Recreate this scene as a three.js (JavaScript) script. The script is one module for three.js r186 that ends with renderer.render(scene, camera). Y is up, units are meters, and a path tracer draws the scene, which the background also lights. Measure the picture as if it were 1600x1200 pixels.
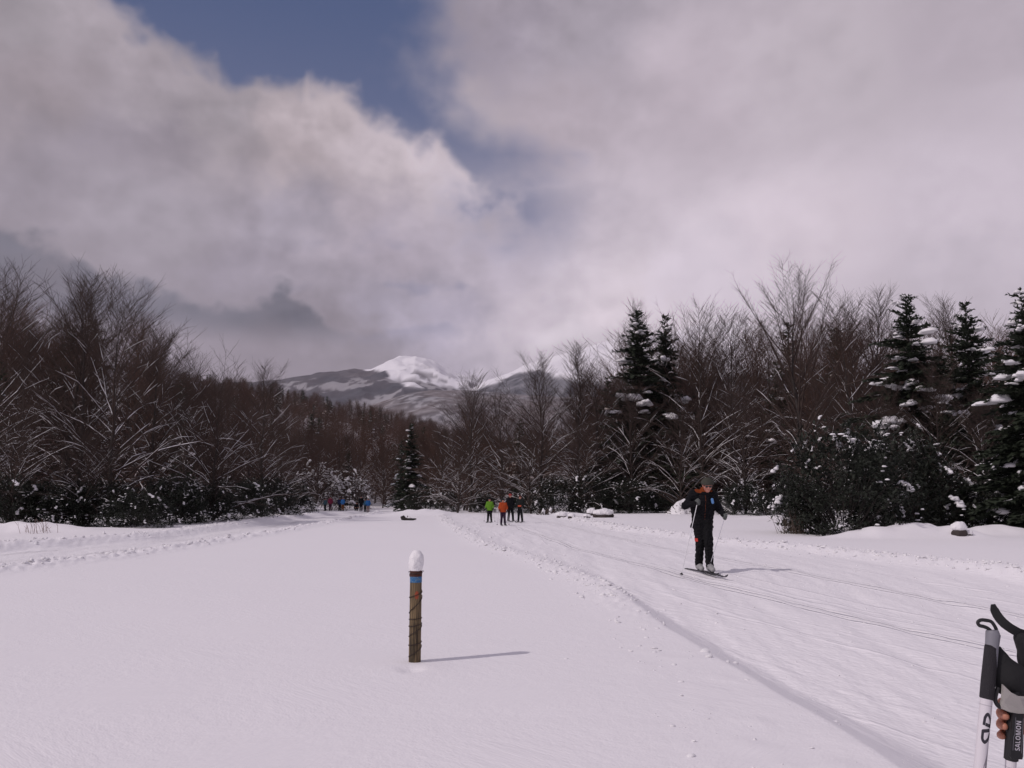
import * as THREE from 'three';
import { mergeGeometries } from 'three/addons/utils/BufferGeometryUtils.js';

// ---------------------------------------------------------------- camera, sky, sun, exposure
const scene = new THREE.Scene();
const F = 1301, PITCH = Math.atan(172 / F), EYE = 1.6;
const camera = new THREE.PerspectiveCamera(2 * Math.atan(600 / F) * 180 / Math.PI, 4 / 3, 0.1, 20000);
camera.position.set(0, EYE, 0); camera.rotation.x = PITCH;
const renderer = new THREE.WebGLRenderer();
const EXPOSURE = 0.6;
renderer.toneMapping = THREE.LinearToneMapping; renderer.toneMappingExposure = EXPOSURE;
renderer.shadowMap.enabled = true;
const SUN = new THREE.Vector3(-1.06, 1.04, 0.56).normalize();
const sun = new THREE.DirectionalLight(new THREE.Color(1, 0.905, 0.90), 2.95);
sun.name = 'sun_light'; sun.position.copy(SUN).multiplyScalar(80); sun.castShadow = true; sun.shadow.radius = 2;
Object.assign(sun.shadow.camera, { left: -80, right: 80, top: 80, bottom: -80, near: 1, far: 300 });
scene.add(sun, sun.target);

// ---------------------------------------------------------------- small maths
function RNG(seed) { let s = seed | 0; return () => { s = (s + 0x6d2b79f5) | 0; let t = Math.imul(s ^ (s >>> 15), 1 | s); t = (t + Math.imul(t ^ (t >>> 7), 61 | t)) ^ t; return ((t ^ (t >>> 14)) >>> 0) / 4294967296; }; }
const PERM = new Uint8Array(512); { const r = RNG(77), p = [...Array(256).keys()]; for (let i = 255; i > 0; i--) { const j = Math.floor(r() * (i + 1)); [p[i], p[j]] = [p[j], p[i]]; } for (let i = 0; i < 512; i++) PERM[i] = p[i & 255]; }
const gr = (h, x, y, z) => { h &= 15; const u = h < 8 ? x : y, v = h < 4 ? y : h === 12 || h === 14 ? x : z; return ((h & 1) ? -u : u) + ((h & 2) ? -v : v); };
const fd = (t) => t * t * t * (t * (t * 6 - 15) + 10), lerp = (a, b, t) => a + (b - a) * t, clamp = (x, a = 0, b = 1) => Math.min(b, Math.max(a, x));
function noise(x, y = 0, z = 0) {
  const X = Math.floor(x), Y = Math.floor(y), Z = Math.floor(z); x -= X; y -= Y; z -= Z;
  const u = fd(x), v = fd(y), w = fd(z), a = PERM[X & 255] + (Y & 255), b = PERM[(X + 1) & 255] + (Y & 255), z0 = Z & 255, z1 = (Z + 1) & 255;
  const aa = PERM[a & 511], ab = PERM[(a + 1) & 511], ba = PERM[b & 511], bb = PERM[(b + 1) & 511];
  return lerp(lerp(lerp(gr(PERM[aa + z0], x, y, z), gr(PERM[ba + z0], x - 1, y, z), u), lerp(gr(PERM[ab + z0], x, y - 1, z), gr(PERM[bb + z0], x - 1, y - 1, z), u), v),
    lerp(lerp(gr(PERM[aa + z1], x, y, z - 1), gr(PERM[ba + z1], x - 1, y, z - 1), u), lerp(gr(PERM[ab + z1], x, y - 1, z - 1), gr(PERM[bb + z1], x - 1, y - 1, z - 1), u), v), w);
}
const fbm = (x, y, z, n) => { let s = 0, a = 0.5; for (let i = 0; i < n; i++) { s += a * noise(x, y, z); x = x * 2.03 + 7.1; y = y * 2.03 + 3.7; z = z * 2.03 + 1.3; a *= 0.5; } return s; };
const ss = (a, b, x) => { const t = clamp((x - a) / (b - a)); return t * t * (3 - 2 * t); };
const interp = (tab, x) => { if (x <= tab[0][0]) return tab[0][1]; for (let i = 1; i < tab.length; i++) if (x <= tab[i][0]) return lerp(tab[i - 1][1], tab[i][1], (x - tab[i - 1][0]) / (tab[i][0] - tab[i - 1][0])); return tab[tab.length - 1][1]; };
const V = (x, y, z) => new THREE.Vector3(x, y, z);
// direction of a sight line, a point at a depth along it, and the point where it meets the level snow
const ray = (px, py) => { const a = (px - 800) / F, b = (600 - py) / F; return V(a, b * Math.cos(PITCH) + Math.sin(PITCH), b * Math.sin(PITCH) - Math.cos(PITCH)); };
const at = (px, py, d) => { const r = ray(px, py); return r.multiplyScalar(d / -r.z).add(V(0, EYE, 0)); };
const level = (px, py) => { const r = ray(px, py); return r.multiplyScalar(-EYE / r.y).add(V(0, EYE, 0)); };
function ground(px, py) { const r = ray(px, py).normalize(); let t = 2, d = 0.25; while (t < 200) { const y = EYE + r.y * (t + d); if (y < snowH(r.x * (t + d), r.z * (t + d))) { if (d < 0.01) break; d *= 0.3; } else t += d; } return r.multiplyScalar(t).add(V(0, EYE, 0)); }
const s2l = (c) => { c /= 255; return c <= 0.04045 ? c / 12.92 : Math.pow((c + 0.055) / 1.055, 2.4); };

// ---------------------------------------------------------------- the sky: broken cloud with a blue gap, by azimuth and elevation in degrees
{
  const W = 4096, Hh = 2048, data = new Float32Array(W * Hh * 4);
  const lowEdge = [[-60, 75], [-42, 48], [-35, 33], [-31.6, 30.3], [-28.4, 29.1], [-26.2, 27.8], [-23.4, 26.7], [-20.6, 26.3], [-19.3, 25.4], [-18, 25.9], [-16.3, 25.5], [-15, 25.6], [-14.6, 26.4], [-12.8, 26.3], [-11, 25.4], [-9.6, 24.3], [-7.4, 23.4], [-5.5, 23.2], [-3.7, 21.7], [-2.5, 20.4], [1, 18.5], [6, 17.5]];
  const upEdge = [[18, -3], [18.8, -1.2], [19.3, 0.8], [20.9, 3], [22.9, 4], [24.2, 1.4], [25.4, -1.4], [26.9, -2.9], [29.2, -3.6], [32.2, -3.0], [36, -2], [50, 2], [70, 20]];
  const darkEdge = [[-50, 20], [-38, 17.5], [-32.5, 16.2], [-30.5, 15.6], [-27.9, 14.2], [-24.6, 13.7], [-21.5, 12.9], [-18.6, 12.5], [-17.2, 13.4], [-15.8, 13.9], [-14.6, 13.2], [-12.5, 11.6], [-10.5, 10.2], [-8, 9], [-6, 6], [60, 5]];
  const tones = [[-33, 26.5, 150, 140, 145], [-31, 23.5, 150, 138, 143], [-25.8, 21.3, 140, 130, 138], [-30.8, 18.6, 146, 136, 144], [-23.7, 17.7, 156, 146, 154], [-20.5, 24, 148, 138, 143], [-16.6, 23.9, 158, 145, 148], [-13.7, 25.2, 174, 160, 163], [-14.5, 22.7, 166, 152, 155], [-8.2, 22, 181, 167, 171], [-5, 21.7, 185, 171, 176], [-10.5, 19.3, 170, 157, 165], [-15.5, 18.3, 158, 148, 158], [-18.4, 15, 148, 138, 148], [-8.9, 16.2, 165, 153, 163], [-8.9, 12.7, 152, 143, 155], [-0.9, 15.4, 172, 160, 170], [-4.4, 12, 163, 153, 166], [2.2, 11.9, 185, 172, 180], [8.9, 12.7, 198, 184, 190], [19.7, 17.4, 194, 180, 187], [13.2, 14.8, 194, 181, 189], [29.2, 18.1, 185, 172, 180], [29, 13.2, 178, 166, 174], [13.7, 26, 168, 155, 162], [29.9, 27, 162, 150, 157], [4.8, 30, 150, 140, 148], [-1, 30, 141, 131, 141], [2.3, 24.6, 164, 151, 158], [22, 26.6, 172, 160, 166], [-10.5, 9.8, 143, 133, 141], [4.4, 10.6, 192, 180, 186], [-15.2, 9.5, 138, 128, 136], [45, 20, 176, 164, 171], [-45, 22, 148, 138, 146]];
  const tl = tones.map((t) => [t[0], t[1], s2l(t[2]), s2l(t[3]), s2l(t[4])]);
  const grid = (v, f) => f(v);
  for (let row = Hh / 2 - 2; row < Hh; row++) {
    const el = ((row + 0.5) / Hh - 0.5) * 180, ce = Math.cos(el * Math.PI / 180), y = Math.sin(el * Math.PI / 180);
    for (let col = 0; col < W; col++) {
      const phi = ((col + 0.5) / W - 0.5) * 2 * Math.PI, x = ce * Math.cos(phi), z = ce * Math.sin(phi);
      let az = Math.atan2(x, -z) * 180 / Math.PI;
      const near = ss(70, 38, Math.abs(az)) * ss(62, 38, el);              // how far the clouds read off the photograph reach; beyond, the same kind of broken cloud
      // billows: cloud is stretched along the horizon
      const q = 1 / (y + 0.28), nx = x * q * 2.2, nz = z * q * 2.2;
      const big = fbm(nx, nz, 3.3, 5), wisp = fbm(nx * 2.2 + big * 1.6, nz * 2.2, 9.1, 5);
      let cloudy = ss(-0.30, 0.06, big + 0.06), R = 0, G = 0, B = 0;
      let r0 = 0.37, g0 = 0.315, b0 = 0.36, blue = 1 - cloudy, dark = 0;
      if (near > 0) {
        const fine = fbm(x * 26, y * 30, z * 26, 6), mid = fbm(x * 9 + 5, y * 12, z * 9, 4), puff = Math.abs(noise(x * 16, y * 18, z * 16)) + 0.5 * Math.abs(noise(x * 33, y * 36, z * 33)) + 0.25 * Math.abs(noise(x * 70, y * 76, z * 70));
        const a = el - interp(lowEdge, az) + 1.6 * (puff - 0.35) + fine * 1.3, b = interp(upEdge, el) - az + mid * 6 + fine * 2.5;
        blue = lerp(blue, ss(-0.5, 1.5, a) * ss(-2.5, 7, b) * lerp(0.72, 1, ss(20, 26, el)), near);
        blue = Math.max(blue, near * 0.3 * ss(0.05, 0.3, fbm(x * 12 + 2, y * 22, z * 12, 4)) * ss(9, 12, el) * ss(19, 15, el) * ss(-20, -10, az) * ss(5, -2, az));
        blue = Math.max(blue, near * 0.62 * Math.exp(-(((az - 0.8 + fine * 4) / 4.2) ** 2) - (((el - 19.6 + mid * 3) / 2.4) ** 2)) * (1 + mid + 1.5 * fine));
        dark = near * ss(-0.3, 1.0, interp(darkEdge, az + mid * 1.5) - el + fine * 2.2 + mid * 1.2) * ss(-5, -13, az) * ss(9.5, 11.8, el) * clamp(0.85 + 0.6 * mid + 0.3 * fine);
        let w = 0, r = 0, g = 0, bb = 0;
        const az2 = az + mid * 5 + fine * 2.5, el2 = el + wisp * 2 + fine * 2;
        for (const t of tl) { const k = 1 / (1.2 + (az2 - t[0]) ** 2 + 2.2 * (el2 - t[1]) ** 2) ** 1.6; w += k; r += k * t[2]; g += k * t[3]; bb += k * t[4]; }
        r0 = lerp(r0, r / w, near); g0 = lerp(g0, g / w, near); b0 = lerp(b0, bb / w, near);
        const rim = ss(2.2, 0.1, Math.abs(a + 0.9)) * ss(-0.5, 3, b) * near;     // the crisp sunlit heads of the cumulus by the gap
        const m = 1 + (0.26 * mid + 0.22 * fine) * lerp(1, 0.55, ss(2, 16, az)) + 0.22 * rim * (puff + 0.2) - 0.09 * near * ss(0.3, 0.9, puff) * ss(2, -3, a) * ss(-16, -3, a) * ss(4, -4, az);
        r0 *= m; g0 *= m; b0 *= m;
      }
      const m2 = 1 + 0.22 * wisp * (1 - near);
      const hb = ss(14, 34, el), br = lerp(0.15, 0.060, hb), bg = lerp(0.16, 0.087, hb), bl = lerp(0.25, 0.175, hb);
      R = lerp(r0 * m2, br, blue); G = lerp(g0 * m2, bg, blue); B = lerp(b0 * m2, bl, blue);
      const dn = 1 + 0.5 * wisp;
      R = lerp(R, 0.122 * dn, dark); G = lerp(G, 0.119 * dn, dark); B = lerp(B, 0.148 * dn, dark);
      const o = (row * W + col) * 4; const gain = 1.16 + 0.12 * ss(-14, 2, az) * near * (1 - blue); data[o] = R * gain / EXPOSURE; data[o + 1] = G * gain * 1.035 / EXPOSURE; data[o + 2] = B * gain * 1.075 / EXPOSURE; data[o + 3] = 1;
    }
  }
  for (let row = 0; row < Hh / 2 - 2; row++) for (let col = 0; col < W; col++) { const o = (row * W + col) * 4; data[o] = 0.5; data[o + 1] = 0.43; data[o + 2] = 0.5; data[o + 3] = 1; }
  const sky = new THREE.DataTexture(data, W, Hh, THREE.RGBAFormat, THREE.FloatType);
  sky.magFilter = THREE.LinearFilter; sky.mapping = THREE.EquirectangularReflectionMapping; sky.needsUpdate = true;
  scene.background = sky; scene.environment = sky;
}
scene.fog = new THREE.FogExp2(new THREE.Color(0.95, 0.88, 0.95), 0.00005);

// ---------------------------------------------------------------- names and tags
const taken = {};
const numbered = (n) => { const k = taken[n] = (taken[n] ?? -1) + 1; return k ? n + '_' + String(k).padStart(3, '0') : n; };
function tag(o, label, category, group) { o.userData = { label, category }; if (group) o.userData.group = group; return o; }
function thing(name, label, category, pos, turn = 0, group) { const o = new THREE.Group(); o.name = numbered(name); if (pos) o.position.copy(pos); o.rotation.y = turn; tag(o, label, category, group); scene.add(o); return o; }
function part(name, geo, mat, parent = scene) { const m = new THREE.Mesh(geo, mat); m.name = parent === scene ? numbered(name) : name; m.castShadow = m.receiveShadow = true; parent.add(m); return m; }
const structure = (o) => { o.userData.kind = 'structure'; return o; };
const std = (r, g, b, rough = 0.9, extra = {}) => new THREE.MeshStandardMaterial({ color: new THREE.Color().setRGB(r, g, b), roughness: rough, ...extra });

// ---------------------------------------------------------------- textures
function tex(w, h, f, srgb) { const d = new Uint8Array(w * h * 4); for (let y = 0; y < h; y++) for (let x = 0; x < w; x++) { const v = f(x / w, y / h), o = (y * w + x) * 4; if (typeof v === 'number') d[o] = d[o + 1] = d[o + 2] = clamp(v) * 255; else { d[o] = clamp(v[0]) * 255; d[o + 1] = clamp(v[1]) * 255; d[o + 2] = clamp(v[2]) * 255; } d[o + 3] = 255; } const t = new THREE.DataTexture(d, w, h); t.wrapS = t.wrapT = THREE.RepeatWrapping; t.magFilter = THREE.LinearFilter; if (srgb) t.colorSpace = THREE.SRGBColorSpace; t.needsUpdate = true; return t; }
const tile = (u, v, f, s) => { const a = u * 2 * Math.PI, b = v * 2 * Math.PI, k = f / (2 * Math.PI); return noise(Math.cos(a) * k + s, Math.sin(a) * k + Math.cos(b) * k, Math.sin(b) * k - s); };
const snowGrain = tex(1024, 1024, (u, v) => 0.5 + 0.20 * tile(u, v, 26, 1.7) + 0.16 * tile(u, v, 70, 5.1) + 0.12 * tile(u, v, 190, 9.3));
snowGrain.repeat.set(1 / 3.1, 1 / 3.1);
// groomed piste: u runs across the 9 m width, v along 22 m
const rr = RNG(5), streaks = [...Array(55)].map(() => { const v0 = rr(); return { u: rr(), du: (rr() - 0.5) * 0.09, w: 0.0016 + rr() * 0.006, a: (rr() - 0.15) * 0.24, v0, L: 0.15 + rr() * 0.7 }; });
const bins = [...Array(64)].map(() => []); streaks.forEach((s) => { for (let k = 0; k < 64; k++) { const lo = Math.min(s.u, s.u + s.du) - 0.02, hi = Math.max(s.u, s.u + s.du) + 0.02; if (k / 64 + 1 / 64 > lo && k / 64 < hi) bins[k].push(s); } });
const tile2 = (u, v, fu, fv, s) => { const a = u * 2 * Math.PI, b = v * 2 * Math.PI; return noise(Math.cos(a) * fu / 6.283 + s, Math.sin(a) * fu / 6.283 + Math.cos(b) * fv / 6.283, Math.sin(b) * fv / 6.283 - s); };
const pisteBump = tex(2048, 1024, (u, v) => {
  let h = 0.55 + 0.10 * tile2(u, v, 45, 70, 2.2) + 0.09 * tile2(u, v, 110, 260, 4.4) + 0.07 * tile2(u, v, 260, 500, 7.4) + 0.05 * noise(u * 40 + 3, Math.cos(v * 6.283) * 2, Math.sin(v * 6.283) * 2) + 0.02 * noise(u * 160, Math.cos(v * 6.283) * 5, Math.sin(v * 6.283) * 5);
  for (const c of [0.239, 0.261, 0.539, 0.561]) { const d = Math.abs(u + 0.0025 * noise(v * 6, c * 50) - c); h -= 0.42 * ss(0.0058, 0.0026, d) - 0.22 * Math.exp(-(((d - 0.0075) / 0.002) ** 2)); }
  for (const s of bins[Math.min(63, Math.floor(u * 64))]) { let t = v - s.v0; t -= Math.floor(t); if (t > s.L) continue; const d = Math.abs(u - s.u - s.du * t / s.L); h += s.a * ss(s.w * 1.6, s.w * 0.4, d) * Math.min(1, t * 14, (s.L - t) * 14); }
  return h;
});

// ---------------------------------------------------------------- the snow: one sheet, split into the field and the two groomed pistes
const XL1 = [[0, 2.5], [4.9, 2.3], [7.1, 2.18], [11.7, 1.8], [15.1, 1.72], [20.2, 0.8], [28.5, -0.88], [45, -3.1], [74, -6.3], [110, -11], [200, -22]];
const XR1 = [[0, 10.6], [10, 10.4], [16.3, 10], [24.2, 8.2], [28.5, 6.7], [39.3, 4.8], [67, 3.1], [110, 0], [200, -8]];
const XL2 = [[0, -17.5], [20, -17], [26.7, -16.2], [33, -14.6], [48, -14.9], [74, -16.6], [110, -18.5], [200, -24]];
const XR2 = [[0, -11.2], [17.6, -10.8], [22.4, -10.3], [33, -10.1], [52, -10.4], [74, -11.4], [110, -13], [200, -20]];
const T1 = [[0, 9.6], [5, 8.6], [10.2, 6.3], [12.8, 5.1], [15.6, 4.05], [16.9, 3.55], [20, 2.9], [25.7, 2.05], [39, 0.5], [70, -2.2], [110, -6]];
const mounds = [];
const mound = (px, py, h, sx, sz) => { const g = level(px, py); mounds.push([g.x, g.z, h, sx, sz]); };
mound(655, 805, 0.42, 2.2, 1.6); mound(690, 804, 0.2, 2.5, 1.5); mound(578, 803, 0.22, 1.2, 1);
mound(905, 806, 0.2, 4.5, 1.3);
mound(1395, 839, 0.36, 1.3, 0.7); mound(1440, 838, 0.40, 0.8, 0.6); mound(1350, 840, 0.25, 1.2, 0.6); mound(1498, 838, 0.40, 0.9, 0.6); mound(1560, 834, 0.42, 1.5, 0.8); mound(1590, 812, 0.8, 2.4, 1.6); mound(1640, 815, 0.9, 3, 2);
mound(1222, 812, 0.25, 2.2, 1.2); mound(60, 831, 0.3, 2.4, 1.0); mound(20, 830, 0.2, 2, 1); mound(150, 828, 0.12, 2, 1);
const hillEl = [[-40, 7.5], [-28, 7.6], [-15.6, 6.6], [-10.5, 5.3], [-7, 4.5], [-4.4, 3.4], [0, 2.5], [12, 2.3], [40, 2.6], [60, 0]];
function snowH(x, z) {
  const D = -z, r = Math.hypot(x, z);
  let h = 0.10 * noise(x * 0.045, z * 0.045, 2) * ss(3, 20, r) + 0.03 * noise(x * 0.21, z * 0.21, 8) + 0.006 * noise(x * 0.9, z * 0.9, 4) + 0.0035 * noise(x * 1.6 + z * 0.6, z * 3.4, 9) * ss(40, 8, r);
  h -= 0.42 * ss(55, 105, D) * Math.exp(-(((x + 16) / 22) ** 2));
  { const q = (x + 0.92) ** 2 + (z + 7.9) ** 2; if (q < 1) h += 0.022 * Math.exp(-q / 0.09) - 0.05 * Math.exp(-q / 0.012); }
  for (const m of mounds) { const a = (x - m[0]) / m[3], b = (z - m[1]) / m[4], q = a * a + b * b; if (q < 9) h += m[2] * Math.exp(-q) * (1 + 0.35 * noise(x * 1.3, z * 1.3, 6)); }
  if (D > -6 && D < 118) {
    const end = ss(116, 90, D) * ss(-6, -2, D), far = ss(13, 26, D);
    let a = x - interp(XL1, D) + 0.05 * noise(D * 0.9, 1.1) + 0.10 * far * noise(D * 1.7, 5), b = interp(XR1, D) - x + 0.12 * noise(D * 0.7, 3);
    const rough = noise(x * 5.3, z * 5.3, 1), rough2 = noise(x * 11, z * 11, 7);
    const dep = lerp(0.46, 0.03, ss(6, 20, D)), w0 = lerp(Math.max(0.3, dep / 0.43), 0.8, ss(16, 23, D)), inside = (a <= 0 ? 0 : a >= w0 ? 1 : 1 - Math.pow(1 - a / w0, 1.10)) * ss(-0.25, 0.5, b);
    h -= end * dep * inside;
    h += end * inside * (0.034 * noise(x * 1.7, z * 0.25, 3) + 0.02 * noise(x * 4.5, z * 0.7, 5) + 0.006 * rough2);
    const crumbL = ss(9, 15, D) * Math.exp(-(((a + 0.12) / 0.42) ** 2)), crumbR = Math.exp(-(((b + 0.45) / 0.62) ** 2));
    h += end * crumbL * (0.05 + 0.05 * Math.max(0, rough) + 0.03 * rough2) + end * crumbR * (0.13 + 0.07 * rough + 0.035 * rough2);
    h += end * 0.02 * Math.exp(-(((a + 0.5) / 0.6) ** 2)) * Math.max(0, noise(x * 3, z * 3, 2)) * ss(14, 6, D);
    const a2 = x - interp(XL2, D) + 0.3 * noise(D * 0.4, 8), b2 = interp(XR2, D) - x + 0.25 * noise(D * 0.5, 9), in2 = ss(-0.1, 0.8, a2) * ss(-0.1, 0.7, b2);
    h += end * (-0.2 * in2 + in2 * (0.05 * noise(x * 1.5, z * 0.3, 2) + 0.02 * rough) + Math.exp(-(((b2 + 0.3) / 0.5) ** 2)) * (0.10 + 0.09 * rough + 0.06 * rough2) + Math.exp(-(((a2 + 0.3) / 0.6) ** 2)) * (0.07 + 0.08 * rough + 0.05 * rough2));
  }
  if (r > 130) { const az = Math.atan2(x, -z) * 180 / Math.PI, top = 600 * Math.tan(interp(hillEl, az) * Math.PI / 180) * 0.86; h += (Math.abs(az) < 60 ? ss(-60, -45, az) * ss(60, 45, az) : 0) * top * (ss(110, 620, r) - 0.9 * ss(680, 1500, r)) * (1 + 0.10 * noise(x * 0.012, z * 0.012, 3)); }
  return h;
}
const snowMat = std(0.87, 0.85, 0.865, 0.75, { bumpMap: snowGrain, bumpScale: 0.010 });
const pisteMat = std(0.88, 0.86, 0.875, 0.65, { bumpMap: pisteBump, bumpScale: 0.055 });
{
  const ang = [], N = 620, A0 = -38, A1 = 38;
  for (let i = 0; i <= N; i++) ang.push(lerp(A0, A1, i / N));
  for (let i = 1; i < 60; i++) ang.push(A1 + (360 - A1 + A0) * i / 60);
  const rad = []; for (let i = 0; i < 8; i++) rad.push(0.3 + i * 0.24);
  for (let i = 0; i < 470; i++) rad.push(2.1 * Math.pow(60, i / 470)); for (let i = 0; i <= 60; i++) rad.push(126 * Math.pow(12, i / 60)); for (let i = 1; i <= 14; i++) rad.push(1512 * Math.pow(4, i / 14));
  const na = ang.length, nr = rad.length, P = new Float32Array((na * nr + 1) * 3), UV = new Float32Array((na * nr + 1) * 2), lists = [[], [], []];
  const where = new Uint8Array(na * nr);
  for (let j = 0; j < nr; j++) for (let i = 0; i < na; i++) {
    const t = ang[i] * Math.PI / 180, k = j * na + i, x = rad[j] * Math.sin(t), z = -rad[j] * Math.cos(t), D = -z;
    P[k * 3] = x; P[k * 3 + 1] = snowH(x, z); P[k * 3 + 2] = z; UV[k * 2] = x; UV[k * 2 + 1] = z;
    if (D > -5 && D < 100) { if (x > interp(XL1, D) + 0.3 && x < interp(XR1, D) - 0.1) where[k] = 1; else if (x > interp(XL2, D) && x < interp(XR2, D)) where[k] = 2; }
  }
  P[na * nr * 3 + 1] = snowH(0, 0);
  const put = (a, b, c) => { const w = a < na * nr && where[a] && where[a] === where[b] && where[b] === where[c] ? where[a] : 0; lists[w].push(a, b, c); };
  for (let j = 0; j < nr - 1; j++) for (let i = 0; i < na; i++) { const i2 = (i + 1) % na, a = j * na + i, b = j * na + i2, c = a + na, d = b + na; put(a, b, d); put(a, d, c); }
  for (let i = 0; i < na; i++) lists[0].push(na * nr, (i + 1) % na, i);
  const all = new THREE.BufferGeometry(); all.setAttribute('position', new THREE.BufferAttribute(P, 3)); all.setIndex([].concat(...[lists[0], lists[1], lists[2]].map((l) => l)).length ? lists[0].concat(lists[1], lists[2]) : null); all.computeVertexNormals();
  const Nn = all.attributes.normal.array;
  lists.forEach((l, w) => {
    const map = new Map(), p = [], n = [], uv = [], idx = [];
    for (const k of l) { let m = map.get(k); if (m === undefined) { m = p.length / 3; map.set(k, m); p.push(P[k * 3], P[k * 3 + 1], P[k * 3 + 2]); n.push(Nn[k * 3], Nn[k * 3 + 1], Nn[k * 3 + 2]); const x = P[k * 3], z = P[k * 3 + 2], D = -z; if (w === 0) uv.push(x, z); else { const L = w === 1 ? interp(T1, D) - 2.25 : interp(XL2, D); uv.push((x - L) / (w === 1 ? 9 : 6.5), D / 22); } } idx.push(m); }
    const g = new THREE.BufferGeometry(); g.setAttribute('position', new THREE.Float32BufferAttribute(p, 3)); g.setAttribute('normal', new THREE.Float32BufferAttribute(n, 3)); g.setAttribute('uv', new THREE.Float32BufferAttribute(uv, 2)); g.setIndex(idx);
    structure(part(['snow_field', 'ski_trail', 'ski_trail'][w], g, w ? pisteMat : snowMat));
  });
}
const onSnow = (p, dy = 0) => { p.y = snowH(p.x, p.z) + dy; return p; };

// ---------------------------------------------------------------- mountains
{
  const tab = (a) => a;
  function range(name, prof, r0, r1, seed, look, az0, az1, base) {
    const na = 420, nr = 110, p = [], c = [], idx = [];
    for (let j = 0; j <= nr; j++) for (let i = 0; i <= na; i++) {
      const az = lerp(az0, az1, i / na), u = j / nr, r = lerp(r0, r1, u), t = az * Math.PI / 180, x = r * Math.sin(t), z = -r * Math.cos(t);
      const top = lerp(r0, r1, 0.82) * Math.tan(interp(prof, az) * Math.PI / 180), up = u < 0.82 ? Math.pow(ss(-0.35, 0.86, u), 1.25) : 1 - 0.5 * ss(0.82, 1.12, u);
      const k = 0.0016, rid = 1 - 2 * Math.abs(fbm(x * k + seed, z * k, seed, 5));
      const h = base + (top - base) * up + (rid - 0.7) * top * (name === 'hill' ? 0.12 : 0.12) * ss(0, 0.3, u) * ss(0.82, 0.6, u);
      p.push(x, h, z); c.push(...look(x, h, z, az, u));
    }
    for (let j = 0; j < nr; j++) for (let i = 0; i < na; i++) { const a = j * (na + 1) + i, b = a + 1, d = a + na + 1, e = d + 1; idx.push(a, b, e, a, e, d); }
    const g = new THREE.BufferGeometry(); g.setAttribute('position', new THREE.Float32BufferAttribute(p, 3)); g.setAttribute('color', new THREE.Float32BufferAttribute(c, 3)); g.setIndex(idx); g.computeVertexNormals();
    return structure(part(name, g, std(1, 1, 1, 0.95, { vertexColors: true })));
  }
  const snow = [0.86, 0.85, 0.88], wood = [0.034, 0.040, 0.055], brown = [0.13, 0.11, 0.115];
  const mix = (a, b, t) => a.map((v, i) => lerp(v, b[i], t));
  range('mountain', [[-24, 6.6], [-17, 7.2], [-15.6, 7.4], [-14.4, 7.7], [-13.1, 7.95], [-11.8, 8.05], [-10.6, 8.3], [-9.7, 8.4], [-8.8, 8.85], [-7.8, 9.15], [-6.7, 9.2], [-5.3, 8.85], [-4.4, 8.45], [-3.8, 8.2], [-2.7, 7.9], [-1.8, 7.6], [0, 6.5], [5, 5]], 3000, 5600, 3.1,
    (x, h, z, az, u) => { const n = fbm(x * 0.004, z * 0.004, 1, 4), m = fbm(x * 0.014, z * 0.014, 5, 3), edge = az - interp([[500, -7.6], [580, -8.6], [680, -9.6], [760, -10.2]], h) + n * 1.2, dome = ss(-0.15, 0.25, edge) * ss(-40, 40, h - 545 - n * 260 - m * 60), meadow = ss(0.10, 0.16, n + m * 0.5) * ss(300, 380, h) * ss(640, 560, h), patch = ss(0.02, 0.10, m + n * 0.5) * ss(730, 600, h) * ss(-8.3, -7, az); return mix(mix(wood, brown, clamp(0.25 + n)), snow, clamp(Math.max(dome * (1 - 0.6 * patch), meadow * 0.28, 0.015 + m * 0.08))); }, -24, 6, 60);
  range('mountain', [[-3.5, 6.8], [-1.8, 7.75], [0, 8.35], [0.9, 8.8], [2.2, 9.2], [3.6, 9.55], [5.3, 9.95], [6.7, 10.2], [8.9, 10.7], [14, 11.2], [22, 10.6], [35, 8]], 2600, 4600, 8.4,
    (x, h, z, az, u) => { const n = fbm(x * 0.004, z * 0.004, 2, 4), m = fbm(x * 0.018, z * 0.018, 7, 3); return mix(wood, snow, clamp(ss(-12, 18, h - interp([[-3, 440], [-1.2, 490], [0, 545], [1.5, 560], [3, 500], [5, 460], [10, 440]], az) - n * 60 - m * 30) + 0.12 + m * 0.35)); }, -3.5, 35, 60);
  range('hill', [[-16, 4.6], [-12, 5.2], [-10.5, 5.6], [-8.8, 6.2], [-7.1, 6.75], [-5.5, 7.05], [-3, 7.1], [-1.8, 7.0], [3, 6.6], [10, 6.4], [20, 6]], 1700, 2900, 5.7,
    (x, h, z, az, u) => { const n = fbm(x * 0.006, z * 0.006, 3, 4), m = fbm(x * 0.03, z * 0.03, 9, 3); return mix(mix([0.12, 0.095, 0.09], wood, clamp(0.3 + n * 1.2)), snow, clamp(0.10 + m * 0.4 + ss(0.2, 0.35, n + m) * 0.15)); }, -16, 20, 40);
}

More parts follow.
